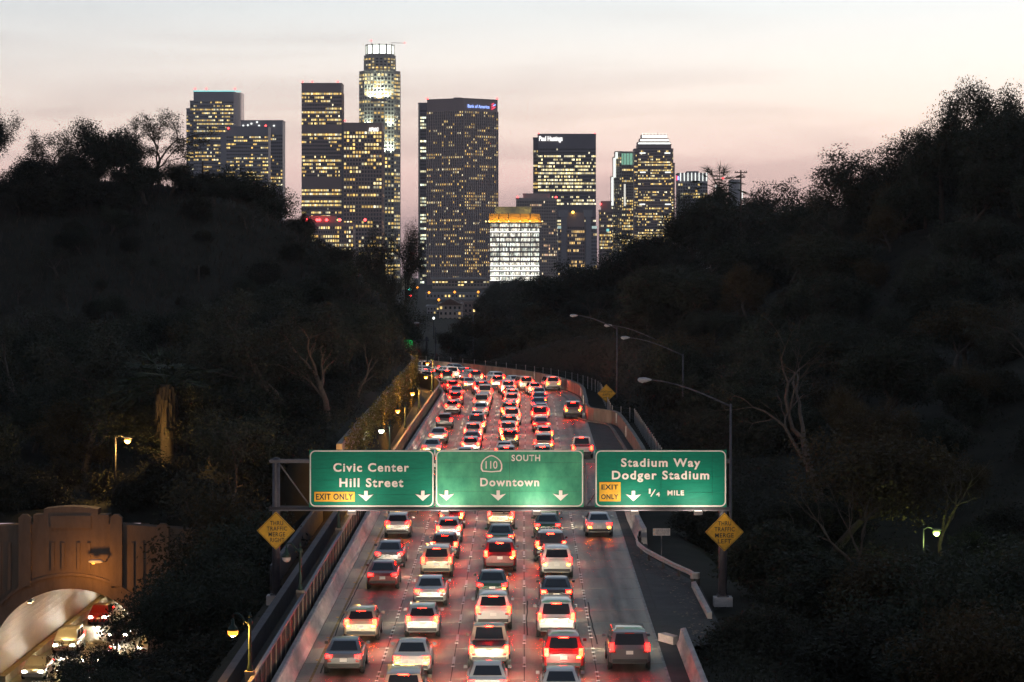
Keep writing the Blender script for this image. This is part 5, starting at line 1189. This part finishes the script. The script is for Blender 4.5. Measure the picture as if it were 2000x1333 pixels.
# brown pair
Y = 3300
t = tower('office_tower', 'tall dark brown slab tower beside the brown gridded tower', rect(589, 667, Y, 44), zz(575, Y), zz(164, Y), CM['dusk'], {0: dict(z=(zz(470, Y), zz(180, Y)), nc=25, nr=40, fx=.78, fz=.5, dens=.40, gain=1.0, vbar=.35, hbar=.3, blank=(14, 15, 16, 29, 30)), 1: dict(z=(zz(470, Y), zz(180, Y)), nc=12, nr=40, fx=.7, fz=.5, dens=.3)}, roof=1.0)
for px in (591, 610, 660): beacon(t, px, 160, Y+4)
Y = 3220
t = tower('office_tower', 'reddish brown gridded tower with small lit letters at its top corner', rect(671, 746, Y, 44), zz(575, Y), zz(242, Y), CM['brown'], {0: dict(z=(zz(560, Y), zz(256, Y)), nc=13, nr=40, fx=.66, fz=.58, dens=.36, gain=1.0, vbar=.6, hbar=.6), 1: dict(z=(zz(560, Y), zz(256, Y)), nc=12, nr=40, fx=.6, fz=.58, dens=.3)}, piers=mat('tower_brown_pier', (.62, .42, .35), .7))
tower('', '', rect(667.5, 671, Y+8, 30), zz(575, Y), zz(243, Y), CM['black'], {}, t=t)
lettering('KPMG', (720.5-1000)/F*Y, (739.5-1000)/F*Y, zz(257, Y), 7.0/F*Y, Y-1.2, TXT, t, .03, 1.0, t.location, shear=.2)
beacon(t, 674, 236, Y+4)
Y = 3000
t = tower('office_block', 'low brown block with red lights along its roof behind the eucalyptus trees', rect(590, 690, Y, 40), zz(600, Y), zz(437, Y), CM['brown'], {0: dict(z=(zz(560, Y), zz(441, Y)), nc=22, nr=14, fx=.6, fz=.55, dens=.3, gain=.9, vbar=.4, hbar=.4)}, cat='office building')
tower('', '', rect(590, 655, Y+4, 20), zz(437, Y), zz(424, Y), CM['brown'], {}, t=t)
for px in (599, 619, 624, 638, 663, 713): beacon(t, px, 430 if px < 700 else 430, Y-1, RED, 1.6, 2)
band(t, 'lit_bay', 690, 740, 520, 527, Y-60, mat('warm_bay', (.5, .4, .2), .4, emit=(1, .75, .35), es=.7)); band(t, 'podium', 640, 752, 505, 600, Y-50, CM['brown'], .5, 20)
c = at(702, 539, Y-70); MB().lathe([(.3, -4.2), (4.4, -1.2), (4.6, 1.2), (.3, 4.0)], tuple(c), 9).build('neon_emblem', mat('neon_red', (.6, .1, .1), .4, emit=(1, .12, .16), es=2.4), t, world=True)

# the round tower with the glass crown
Y = 3450; cx = at(740, 0, Y).x; q = F/Y
t = thing('crown_tower', (cx, Y+26, zz(575, Y)), 'tallest tower, round and tiered, with a glowing white glass crown', 'skyscraper')
def drum(r, za, zb, nside, nc, fz, dens, gain, nr, lo=None, rot=0.0):
    poly = [(cx+r*math.sin(-2*math.pi*(i+.5)/nside+rot+math.pi)*-1, Y+26-r*math.cos(2*math.pi*(i+.5)/nside+rot)) for i in range(nside)]
    poly = [(cx+r*math.cos(-math.pi/2+2*math.pi*(i+.5)/nside), Y+26+r*math.sin(-math.pi/2+2*math.pi*(i+.5)/nside)) for i in range(nside)]
    fc = {i: dict(z=(za if lo is None else lo, zb-1.5), nc=nc, nr=nr, fx=.58, fz=fz, dens=dens, gain=gain, vbar=.5, hbar=.4) for i in range(nside) if math.sin(-math.pi/2+2*math.pi*(i+1)/nside) < .35}
    tower('', '', poly, za, zb, CM['pale'], fc, t=t, roof=1.5)
drum(41/q, zz(575, Y), zz(140, Y), 12, 3, .55, .5, 1.0, 56, zz(560, Y)); drum(31.5/q, zz(140, Y), zz(109, Y), 12, 2, .5, .6, .9, 5); drum(27.5/q, zz(109, Y), zz(106, Y), 12, 2, .5, .2, .6, 1)
CROWN = mat('crown_glass', (.8, .85, .8), .3, emit=(.92, 1, .93), es=3.2)
for i in range(12):
    a0 = -math.pi/2+2*math.pi*(i+.10)/12; a1 = -math.pi/2+2*math.pi*(i+.90)/12; r = 26.5/q
    MB().face([(cx+r*math.cos(a0), Y+26+r*math.sin(a0), zz(106, Y)), (cx+r*math.cos(a1), Y+26+r*math.sin(a1), zz(106, Y)), (cx+r*math.cos(a1), Y+26+r*math.sin(a1), zz(87, Y)), (cx+r*math.cos(a0), Y+26+r*math.sin(a0), zz(87, Y))])
    mbp = MB(); mbp.face([(cx+r*math.cos(a), Y+26+r*math.sin(a), z) for a, z in ((a0, zz(106, Y)), (a1, zz(106, Y)), (a1, zz(87, Y)), (a0, zz(87, Y)))]); mbp.build('crown_pane', CROWN, t, world=True)
    am = -math.pi/2+2*math.pi*i/12; MB().box((cx+(r+.6)*math.cos(am), Y+26+(r+.6)*math.sin(am), (zz(106, Y)+zz(84.5, Y))/2), (1.6, 1.6, zz(84.5, Y)-zz(106, Y)), am).build('crown_fin', CM['pale'], t, world=True)
tower('', '', [(cx+23/q*math.cos(a*math.pi/6), Y+26+23/q*math.sin(a*math.pi/6)) for a in range(12)], zz(107, Y), zz(84.5, Y), CM['pale'], {}, t=t, roof=0)
MB().beam((cx+14, Y+10, zz(85, Y)+1.5), (cx+32, Y+10, zz(85, Y)+1), .5, .5).build('crane_arm', STEEL, t, world=True); beacon(t, 725, 80, Y+20); beacon(t, 790.5, 84.5, Y+10, RED, .7, .5)
for px, py, dz, pw in ((740, 197, 0, 52000), (722, 196, 0, 30000), (757, 196, 0, 30000), (716, 252, 0, 20000), (764, 252, 0, 26000), (765, 302, 0, 30000), (752, 302, 0, 22000)):   # floodlights on the setbacks
    p = at(px, py, Y); off = math.sqrt(max(0, (41/q)**2-(p.x-cx)**2)); yy = Y+26-off-3.5
    f_ = MB().box((p.x, yy+1.4, p.z-.5), (3.2, 3.0, .7)).build('setback_ledge', CM['pale'], t, world=True)
    lamp('flood_light', 'SPOT', t, Vector((p.x, yy-2.5, p.z+.3))-t.location, pw*1.9, (.86, 1, .84), 1.0, spot_size=R(100), spot_blend=.9).rotation_euler = (R(180-20), 0, 0)
band(t, 'dark_band', 724, 757, 193, 199, Y, CM['black'], -26+41/q-1.5, 4)

# ribbed tower on the diagonal
Y = 3100
def diag(): 
    a = at(834, 0, Y+26).x; b_ = at(906, 0, Y).x; c = at(972, 0, Y+32).x
    return [(a, Y+26), (b_, Y), (c, Y+32), (b_+(c-b_)+(a-b_), Y+58)]
P4 = diag(); P4 = [P4[0], P4[1], P4[2], P4[3]]
t = tower('ribbed_tower', 'big brown ribbed tower seen on its corner with lit blue letters', P4, zz(565, Y), zz(193.5, Y), CM['dusk'],
    {0: dict(z=(zz(545, Y), zz(216, Y)), nc=17, nr=56, fx=.50, fz=.55, dens=.30, gain=1.0, vbar=1.4, hbar=.25), 1: dict(z=(zz(545, Y), zz(216, Y)), nc=16, nr=56, fx=.50, fz=.55, dens=.30, gain=1.0, vbar=1.4, hbar=.25)}, roof=1.0, piers=mat('rib_stone', (.60, .46, .40), .7))
u = (Vector((*P4[2], 0))-Vector((*P4[1], 0))); W = u.length; u.normalize(); ang = math.atan2(u.y, u.x); nrm = Vector((u.y, -u.x, 0))
def on_face(a, z, off): return Vector((*P4[1], 0))+u*a+nrm*off+Vector((0, 0, z))
l = lettering('Bank of America', 0, W*.64, 0, 6.0/F*Y, 0, BLUET, t, .012, 1.0); l.location = on_face(W*.10, zz(210, Y), 1.0)-t.location; l.rotation_euler = (0, 0, ang)
for k, (dx, dz, sx) in enumerate(((0, 3.2, 1), (0, 0, 1), (0, -3.2, 1), (2.6, 1.6, 1), (2.6, -1.6, 1))):      # flag emblem of slanted bars
    mbp = MB(); a0 = W*.80+dx*.9; z0 = zz(206.5, Y)+dz*.8
    mbp.face([on_face(a0, z0-.9, 1.0), on_face(a0+3.6, z0+.7, 1.0), on_face(a0+3.6, z0+1.9, 1.0), on_face(a0, z0+.4, 1.0)]); mbp.build('emblem_bar', REDT if k not in (0, 3) else BLUET if k == 3 else REDT, t, world=True)
MB().box((at(893, 0, Y).x, Y+25, zz(191, Y)), (9, 6, 3)).build('roof_plant', CM['black'], t, world=True)
for px, yy in ((835, Y+28), (971, Y+34)): beacon(t, px, 193, yy)
Y = 3180
t = tower('office_tower', 'narrow dark tower with a bright stacked strip of windows behind the ribbed tower', rect(817, 836, Y, 30), zz(575, Y), zz(203, Y), CM['black'], {0: dict(z=(zz(555, Y), zz(214, Y)), nc=5, nr=52, fx=.85, fz=.55, dens=.45, gain=1.1, vbar=0, hbar=.3, pal=[(1, .92, .55), (.9, 1, .75)])})
band(t, 'pale_edge', 817, 820.5, 203, 560, Y, CM['pale'], 1.2, 1.5)

# black slab with white letters
Y = 3250
t = tower('office_tower', 'black slab tower with white lit letters at its top', rect(1051, 1164, Y, 42), zz(575, Y), zz(263, Y), CM['black'], {0: dict(z=(zz(475, Y), zz(289, Y)), nc=38, nr=28, fx=.82, fz=.52, dens=.55, gain=1.15, vbar=.2, hbar=.35, blank=(8, 9, 10), pal=[(1, .78, .34), (1, .84, .44), (1, .90, .60)]), 3: dict(z=(zz(475, Y), zz(289, Y)), nc=10, nr=28, fx=.8, fz=.5, dens=.6)}, roof=.8)
tower('', '', rect(1041.5, 1050.5, Y+8, 30), zz(575, Y), zz(270, Y), CM['black'], {0: dict(z=(zz(475, Y), zz(292, Y)), nc=4, nr=26, fx=.8, fz=.5, dens=.75, gain=.8)}, t=t)
lettering('Paul Hastings', (1053-1000)/F*Y, (1098.5-1000)/F*Y, zz(275.5, Y), 9.0/F*Y, Y-1.2, TXT, t, .02, .98, t.location)
for px in (1052, 1162): beacon(t, px, 261, Y+4, RED, .8, 1)
Y = 2950
t = tower('office_tower', 'tan ribbed tower with rounded shoulders behind the orange-roofed building', rect(1008, 1088, Y, 40), zz(575, Y), zz(389, Y), CM['tan'], {0: dict(z=(zz(556, Y), zz(392, Y)), nc=24, nr=27, fx=.45, fz=.6, dens=.13, gain=.9, vbar=1.0, hbar=.3, pal=[(1, .66, .30), (1, .6, .35), (1, .8, .5)])})
tower('', '', rect(1022, 1074, Y+8, 24), zz(389, Y), zz(380, Y), CM['tan'], {}, t=t); beacon(t, 1011, 386, Y+3, RED, 1.3); beacon(t, 1086, 386, Y+3, RED, 1.3)

# the glass office block with the orange roof
Y = 2600
t = thing('glass_office_block', (at(1005, 0, Y).x, Y+20, zz(565, Y)), 'brilliantly lit white glass office block under a glowing orange roof', 'office building')
z0, z1 = zz(558, Y), zz(434, Y); x0, x1 = at(957, 0, Y).x, at(1053.5, 0, Y).x; nr = 13
MB().box(((x0+x1)/2, Y+20, (z0+z1)/2), (x1-x0-4, 36, z1-z0)).build('core', CM['black'], t, world=True)
cells = [(957, 975.5), (975.5, 994.5), (994.5, 1016.5), (1016.5, 1036), (1036, 1053.5)]
for r in range(nr):
    pa, pb = 558-(r)*(123/nr), 558-(r+1)*(123/nr)
    for ci, (c0, c1) in enumerate(cells):
        if r == 0 and ci in (0, 4): continue
        n_ = 6; bay = MB()
        for s_ in range(n_):
            k = wrng.choice((.35, .8, 1.2, 1.4, 1.5)) if r > 5 else wrng.choice((.9, 1.3, 1.5, 1.6)); k *= (.6 if (r in (7, 8) and ci > 2) else 1)*(.35 if (r == nr-1 and ci in (0, 4)) else 1)
            col = wrng.choice(((1, .97, .82), (1, .93, .74), (.93, 1, .86)))
            xa = at(c0+.6+(c1-c0-1.2)*s_/n_, 0, Y).x; xb = at(c0+.6+(c1-c0-1.2)*(s_+1)/n_, 0, Y).x
            bay.face([(xa, Y+1, zz(pa-1.2, Y)), (xb, Y+1, zz(pa-1.2, Y)), (xb, Y+1, zz(pb+2.4, Y)), (xa, Y+1, zz(pb+2.4, Y))], 0, tuple(v*k for v in col))
        bay.build('window', LITD, t, world=True)
    ex = 12 if r > 0 else 2
    MB().box(((x0+x1)/2, Y+18, zz(pb+.9, Y)), (x1-x0+ex*2600/F, 46, .55)).build('floor_plate', mat('floor_plate', (.45, .34, .37), .6), t, world=True)
    if r in (1, 2, 3, 4, 11): MB().box(((x0+x1)/2, Y-4.6, zz(pa-.4, Y)), (x1-x0, .5, .9)).build('light_cove', mat('cove_white', (.9, .9, .9), .4, emit=(1, .98, .9), es=1.8), t, world=True)
for c0, _ in cells[1:]: MB().box((at(c0, 0, Y).x, Y+.2, (z0+z1)/2), (.8, 1.4, z1-z0)).build('column', CM['black'], t, world=True)
ORG = mat('orange_fascia', (.80, .46, .09), .5)
for a, c in ((955, 974), (974.5, 993), (993.5, 1016), (1016.5, 1035), (1035.5, 1055)):
    mbp = MB(); p = [(at(a, 0, Y).x, Y-6.5, zz(433.5, Y)), (at(c, 0, Y).x, Y-6.5, zz(433.5, Y)), (at(c-.5, 0, Y).x, Y-2, zz(418, Y)), (at(a+.5, 0, Y).x, Y-2, zz(418, Y))]; mbp.face(p); mbp.build('roof_fascia', ORG, t, world=True)
    e_ = lamp('fascia_light', 'AREA', t, Vector((at((a+c)/2, 0, Y).x, Y-10.5, zz(434, Y)+.2))-t.location, 1300, (1, .55, .07), shape='RECTANGLE', size=8.0, size_y=.6); e_.rotation_euler = (R(180-38), 0, 0)
MB().box(((x0+x1)/2, Y+18, (zz(433.5, Y)+zz(418, Y))/2), (x1-x0+2, 38, zz(418, Y)-zz(433.5, Y))).build('roof', CM['black'], t, world=True)
MB().box(((x0+x1)/2, Y+16, zz(434.4, Y)), (x1-x0+6, 48, .7)).build('roof_edge', CM['tan'], t, world=True)
for px in (949, 955, 974, 993.5, 1016, 1035, 1059): 
    p = at(px, 433, Y-7); MB().lathe([(.1, -.7), (.7, 0), (.1, .7)], tuple(p), 6).build('edge_lamp', mat('edge_lamp', (.9, .7, .3), .4, emit=(1, .72, .25), es=5), t, world=True)
tower('', '', rect(966, 1038, Y+8, 20), zz(418, Y), zz(405.5, Y), mat('penthouse', (.62, .55, .32), .6), {}, t=t, roof=.8)
for px in (978, 1026):
    lamp('roof_light', 'AREA', t, Vector((at(px, 0, Y).x, Y+2.5, zz(417, Y)))-t.location, 220, (1, .74, .2), shape='RECTANGLE', size=10.0, size_y=.6).rotation_euler = (R(180-40), 0, 0)

# dark tower with pale turrets, and its neighbours
Y = 3050
t = tower('turret_tower', 'dark blue tower with two pale lit turrets in front of the black slab', rect(1090, 1166, Y, 40), zz(580, Y), zz(444, Y), CM['slate'], {0: dict(z=(zz(560, Y), zz(448, Y)), nc=20, nr=16, fx=.55, fz=.6, dens=.25, gain=.8, vbar=.6, hbar=.5, pal=[(1, .66, .25), (1, .6, .2), (1, .8, .4)])})
tower('', '', rect(1108, 1142, Y-6, 30), zz(575, Y), zz(418, Y), CM['dusk'], {0: dict(z=(zz(560, Y), zz(442, Y)), nc=9, nr=16, fx=.6, fz=.6, dens=.45, gain=.8, pal=[(1, .62, .2), (1, .7, .3)])}, t=t)
for a, c in ((1092, 1110), (1140, 1157)):
    tower('', '', rect(a+4, c-3, Y-9, 14), zz(575, Y), zz(424, Y), CM['slate'], {}, t=t); tower('', '', rect(a, c, Y-10, 16), zz(424, Y), zz(413, Y), CM['grey'], {}, t=t)
for px in (1094, 1161): band(t, 'lit_cornice', px-5, px+5, 442, 447, Y-8, mat('cornice_glow', (.7, .8, .75), .5, emit=(.75, 1, .92), es=.55))  # cornice is no lamp; its lit look is put in as emission
beacon(t, 1119, 415, Y-8, mat('amber_beacon', (.9, .5, .1), .4, emit=(1, .55, .08), es=7), 1.5)
Y = 3150
t = tower('stepped_tower', 'small stepped brown tower beside the white-edged tower', rect(1171, 1196, Y, 30), zz(575, Y), zz(412, Y), CM['brown'], {0: dict(z=(zz(500, Y), zz(414, Y)), nc=9, nr=14, fx=.6, fz=.55, dens=.45)})
tower('', '', rect(1175, 1194, Y+3, 24), zz(412, Y), zz(395, Y), CM['brown'], {}, t=t); band(t, 'lit_panel', 1184.5, 1189.5, 447.5, 452.5, Y, mat('cyan_panel', (.4, .9, .9), .4, emit=(.3, .95, .95), es=.9)); beacon(t, 1173, 399, Y)
Y = 3350
t = tower('stepped_tower', 'gridded stone tower with a glowing white stepped edge', rect(1202, 1243, Y, 40), zz(575, Y), zz(298, Y), CM['pale'], {0: dict(z=(zz(500, Y), zz(324, Y)), nc=13, nr=32, fx=.6, fz=.6, dens=.45, gain=.9, vbar=.6, hbar=.6)})
for a, c, top, bot in ((1202, 1210, 298, 310), (1198, 1206, 309, 347), (1194, 1201.5, 347, 402)):
    tower('', '', rect(a, c+4, Y-6, 30), zz(575, Y), zz(top, Y), CM['pale'], {0: dict(z=(zz(500, Y), zz(top+2, Y)), nc=3, nr=30, fx=.6, fz=.55, dens=.35, gain=.8)}, t=t)
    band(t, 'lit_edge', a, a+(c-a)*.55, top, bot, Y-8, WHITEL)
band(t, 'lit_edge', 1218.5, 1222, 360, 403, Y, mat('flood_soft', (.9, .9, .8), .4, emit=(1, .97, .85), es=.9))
band(t, 'lit_glass', 1212, 1242, 300, 322, Y, GREENL, .35, .2)
for k in range(6): band(t, 'mullion', 1211+k*6, 1212+k*6, 298, 323, Y, CM['pale'], 1.0)
Y = 3280
t = tower('crowned_tower', 'dark stone tower stepping up to a brilliant white banded crown', rect(1246, 1311, Y, 46), zz(575, Y), zz(284, Y), CM['dusk'], {0: dict(z=(zz(490, Y), zz(288, Y)), nc=24, nr=38, fx=.68, fz=.5, dens=.42, gain=1.05, vbar=.5, hbar=.3)})
tower('', '', rect(1239, 1246, Y+4, 36), zz(575, Y), zz(292, Y), CM['dusk'], {0: dict(z=(zz(490, Y), zz(296, Y)), nc=3, nr=36, fx=.65, fz=.5, dens=.4)}, t=t)
tower('', '', rect(1311, 1315, Y+4, 36), zz(575, Y), zz(292, Y), CM['dusk'], {0: dict(z=(zz(490, Y), zz(296, Y)), nc=2, nr=36, fx=.65, fz=.5, dens=.5)}, t=t)
tower('', '', rect(1315, 1318, Y+8, 30), zz(575, Y), zz(320, Y), CM['dusk'], {}, t=t)
for a, c, y0, y1 in ((1246, 1309.5, 284, 278), (1250, 1306.5, 278, 271.5), (1253.5, 1303.5, 271.5, 263.5)):
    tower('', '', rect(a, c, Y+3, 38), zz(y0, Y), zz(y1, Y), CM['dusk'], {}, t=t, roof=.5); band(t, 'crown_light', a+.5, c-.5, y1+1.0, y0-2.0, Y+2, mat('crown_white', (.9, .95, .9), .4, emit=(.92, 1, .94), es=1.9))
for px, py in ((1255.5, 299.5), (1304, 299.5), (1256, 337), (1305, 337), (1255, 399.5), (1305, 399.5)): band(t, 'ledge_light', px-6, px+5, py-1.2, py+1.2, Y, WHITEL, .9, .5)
for k in range(8): beacon(t, 1255+k*6.6, 262.5, Y+4, mat('crown_bulb', (.9, .9, .8), .4, emit=(1, .85, .7), es=4), .7, .6)
beacon(t, 1284, 257, Y+10, WHITEL, .8, 4)
Y = 3300
t = tower('strip_tower', 'grey tower with vertical white light strips along its roof', rect(1324, 1382, Y, 40), zz(575, Y), zz(340, Y), CM['grey'], {0: dict(z=(zz(480, Y), zz(358, Y)), nc=12, nr=20, fx=.7, fz=.6, dens=.35, gain=.9)})
tower('', '', rect(1342, 1364, Y+6, 20), zz(340, Y), zz(336.5, Y), CM['grey'], {}, t=t)
for k in range(8): band(t, 'light_strip', 1328.3+k*7.25, 1330+k*7.25, 338, 354, Y, WHITEL)
band(t, 'lit_emblem', 1320.5, 1323.2, 343.5, 353, Y, REDT); band(t, 'lit_emblem', 1323.4, 1326.5, 345, 352, Y, BLUET)
Y = 3330
t = tower('office_tower', 'plain grey tower end behind the utility pole with a lit slanting edge', rect(1427, 1447, Y, 30), zz(575, Y), zz(353, Y), CM['grey'], {})
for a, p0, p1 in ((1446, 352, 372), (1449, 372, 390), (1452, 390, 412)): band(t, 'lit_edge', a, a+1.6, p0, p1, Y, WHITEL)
beacon(t, 1412, 349, Y, RED, 1.3); beacon(t, 1399, 364, Y-900, WHITEL, 1.0)

# low city at the foot of the towers
Y = 2450
t = tower('pavilion', 'long low pavilion with a flat roof below the ribbed tower', rect(844, 956, Y, 30), zz(575, Y), zz(547, Y), CM['tan'], {0: dict(z=(zz(560, Y), zz(548.5, Y)), nc=18, nr=2, fx=.7, fz=.5, dens=.3, gain=.8)}, cat='building')
band(t, 'roof_slab', 842, 948, 542, 546, Y-5, mat('roof_slab', (.5, .44, .42), .7), .5, 8)
Y = 2300
t = thing('turret_house', at(796, 572, Y), 'floodlit cream round turret with a conical roof behind the trees', 'building'); c = at(796, 572, Y); k = Y/F
MB().lathe([(11.5*k, -6), (11.5*k, 26*k), (12*k, 26*k), (12*k, 28*k)], tuple(c), 16).build('wall', mat('cream_wall', (.66, .55, .36), .8), t, False, True)
MB().lathe([(12.5*k, 28*k), (6*k, 36*k), (.4*k, 44*k)], tuple(c), 16).build('roof', CM['tan'], t, False, True)
lamp('flood_light', 'SPOT', t, (-4, -22, -2), 60000, (1, .72, .32), 1.0, spot_size=R(70), spot_blend=.8).rotation_euler = (R(100), 0, 0)
def terrace(px0, px1, py0, py1, Y, m, cols, rows, dens, label, roof=None):
    t = tower('apartment_block', label, rect(px0, px1, Y, 14), zz(py1, Y), zz(py0, Y), m, {}, cat='building', roof=.6); cw = (px1-px0)/cols; ch = (py1-py0)/rows
    for r in range(rows):
        for c in range(cols):
            a = px0+(c+.28)*cw; b_ = a+cw*.44; p0 = py0+(r+.28)*ch; on = wrng.random() < dens
            mbp = MB(); A, B = at(a, p0, Y), at(b_, p0+ch*.46, Y); mbp.face([(A.x, Y-.12, B.z), (B.x, Y-.12, B.z), (B.x, Y-.12, A.z), (A.x, Y-.12, A.z)], 0, room(.9) if on else None)
            w = mbp.build('window', LITW if on else DARKW, t, world=True)
            s_ = MB().box(((A.x+B.x)/2, Y-.2, B.z-.1), (B.x-A.x+.3, .35, .18)).build('sill', m, w); s_.data.transform(Matrix.Translation(-t.location))
    if roof:
        A, B = at(px0-2, py0, Y), at(px1+2, py0, Y); MB().prism([(A.x-t.location.x, A.z-t.location.z), (B.x-t.location.x, B.z-t.location.z), ((A.x+B.x)/2-t.location.x, A.z-t.location.z+roof)], -7.8, 8).build('gable_roof', mat('roof_tile', (.22, .13, .10), .8, vary=.3, scale=2), t)
    return t
terrace(832, 986, 574, 592, 1500, CM['grey'], 22, 2, .16, 'long grey apartment row with a few lit windows above the hollow')
terrace(857, 902, 596, 640, 900, CM['tan'], 5, 4, .10, 'beige apartment block with small windows and a low gable', 2.0)
terrace(898, 938, 592, 632, 960, CM['rose'], 5, 4, .15, 'pinkish apartment block half hidden behind the beige one')
terrace(834, 858, 600, 622, 1000, CM['grey'], 4, 3, .5, 'small grey block with bright square windows above the bend lamps')
Y = 2200
t = tower('billboard_block', 'low dark block with a strip of blue lit lettering on its roof', rect(1000, 1062, Y, 16), zz(590, Y), zz(571, Y), CM['black'], {}, cat='building')
band(t, 'lit_strip', 1016, 1045, 566.5, 569, Y, BLUET)
for px, py, Y, m, lab in ((800, 566, 1400, mat('signal_green', (.1, .8, .6), .4, emit=(.08, 1, .72), es=6), 'tiny green traffic signal in front of the cream turret'), (801.5, 578, 1400, RED, 'tiny red traffic signal below the green one'), (1069, 572, 1500, WHITEL, 'tiny white street lamp where the wood meets the city'),
                      (838, 572, 1450, SOD, 'tiny amber street lamp at the end of the apartment row'), (888, 571, 1450, SOD, 'tiny amber street lamp over the middle of the apartment row'), (857, 586, 880, SOD, 'tiny amber street lamp above the beige apartment block'), (815, 562, 1500, SOD, 'tiny amber street lamp right of the turret signals'),
                      (934, 571, 1450, SOD, 'tiny amber street lamp before the glass office block'), (847, 622, 620, WHITEL, 'tiny white lamp on the pole beyond the bend')):
    p = at(px, py, Y); g = 4.5; t = thing('distant_lamp', (p.x, Y, g), lab, 'street lamp'); h = p.z-g; r = .0011*Y*.45
    MB().lathe([(.12, 0), (.08, h)], n=5).build('pole', DKST, t); MB().lathe([(.1, -r), (r, 0), (.1, r)], (0, 0, h), 8).build('globe', m, t)
# overhead sign beyond the bend
Y = 470
a = at(833, 665, Y); t = thing('sign_gantry', (a.x, Y, gz(a.x, Y)), 'small far sign gantry with a lit green panel half hidden by leaves', 'sign gantry')
MB().lathe([(.22, -.3), (.18, a.z+.6-t.location.z), (.05, a.z+.65-t.location.z)], n=8).build('post', STEEL, t)
for z in (0, -2.5): MB().beam((a.x+.5, Y, a.z+z), (a.x-6.0, Y, a.z+z), .14, .14).build('chord', STEEL, t, world=True)
for i in range(3): MB().beam((a.x-i*2, Y, a.z-2.5), (a.x-(i+1)*2, Y, a.z), .1, .1).build('diagonal', STEEL, t, world=True); MB().beam((a.x-i*2, Y, a.z-2.4), (a.x-i*2, Y, a.z), .1, .1).build('strut', STEEL, t, world=True)
MB().box((a.x-4.0, Y-.15, a.z-1.2), (3.4, .06, 2.5)).build('panel', mat('lit_green_sign', (.0, .3, .1), .5, emit=(.01, .45, .09), es=.8), t, world=True)

# ------------------------------------------------------------------ evening haze
hm = bpy.data.materials.new('haze'); hm.use_nodes = True; nt = hm.node_tree
for n in list(nt.nodes):
    if n.type == 'BSDF_PRINCIPLED': nt.nodes.remove(n)
pv = nt.nodes.new('ShaderNodeVolumePrincipled'); pv.inputs['Color'].default_value = (.86, .84, .90, 1); pv.inputs['Density'].default_value = 7.0e-5; pv.inputs['Anisotropy'].default_value = 0.0
nt.links.new(pv.outputs[0], nt.nodes['Material Output'].inputs['Volume'])
hz_ = MB().box((0, 2700, 165), (10400, 6800, 410)).build('haze', hm); tag(hz_, 'thin evening haze over the whole valley and city', 'haze', kind='stuff')
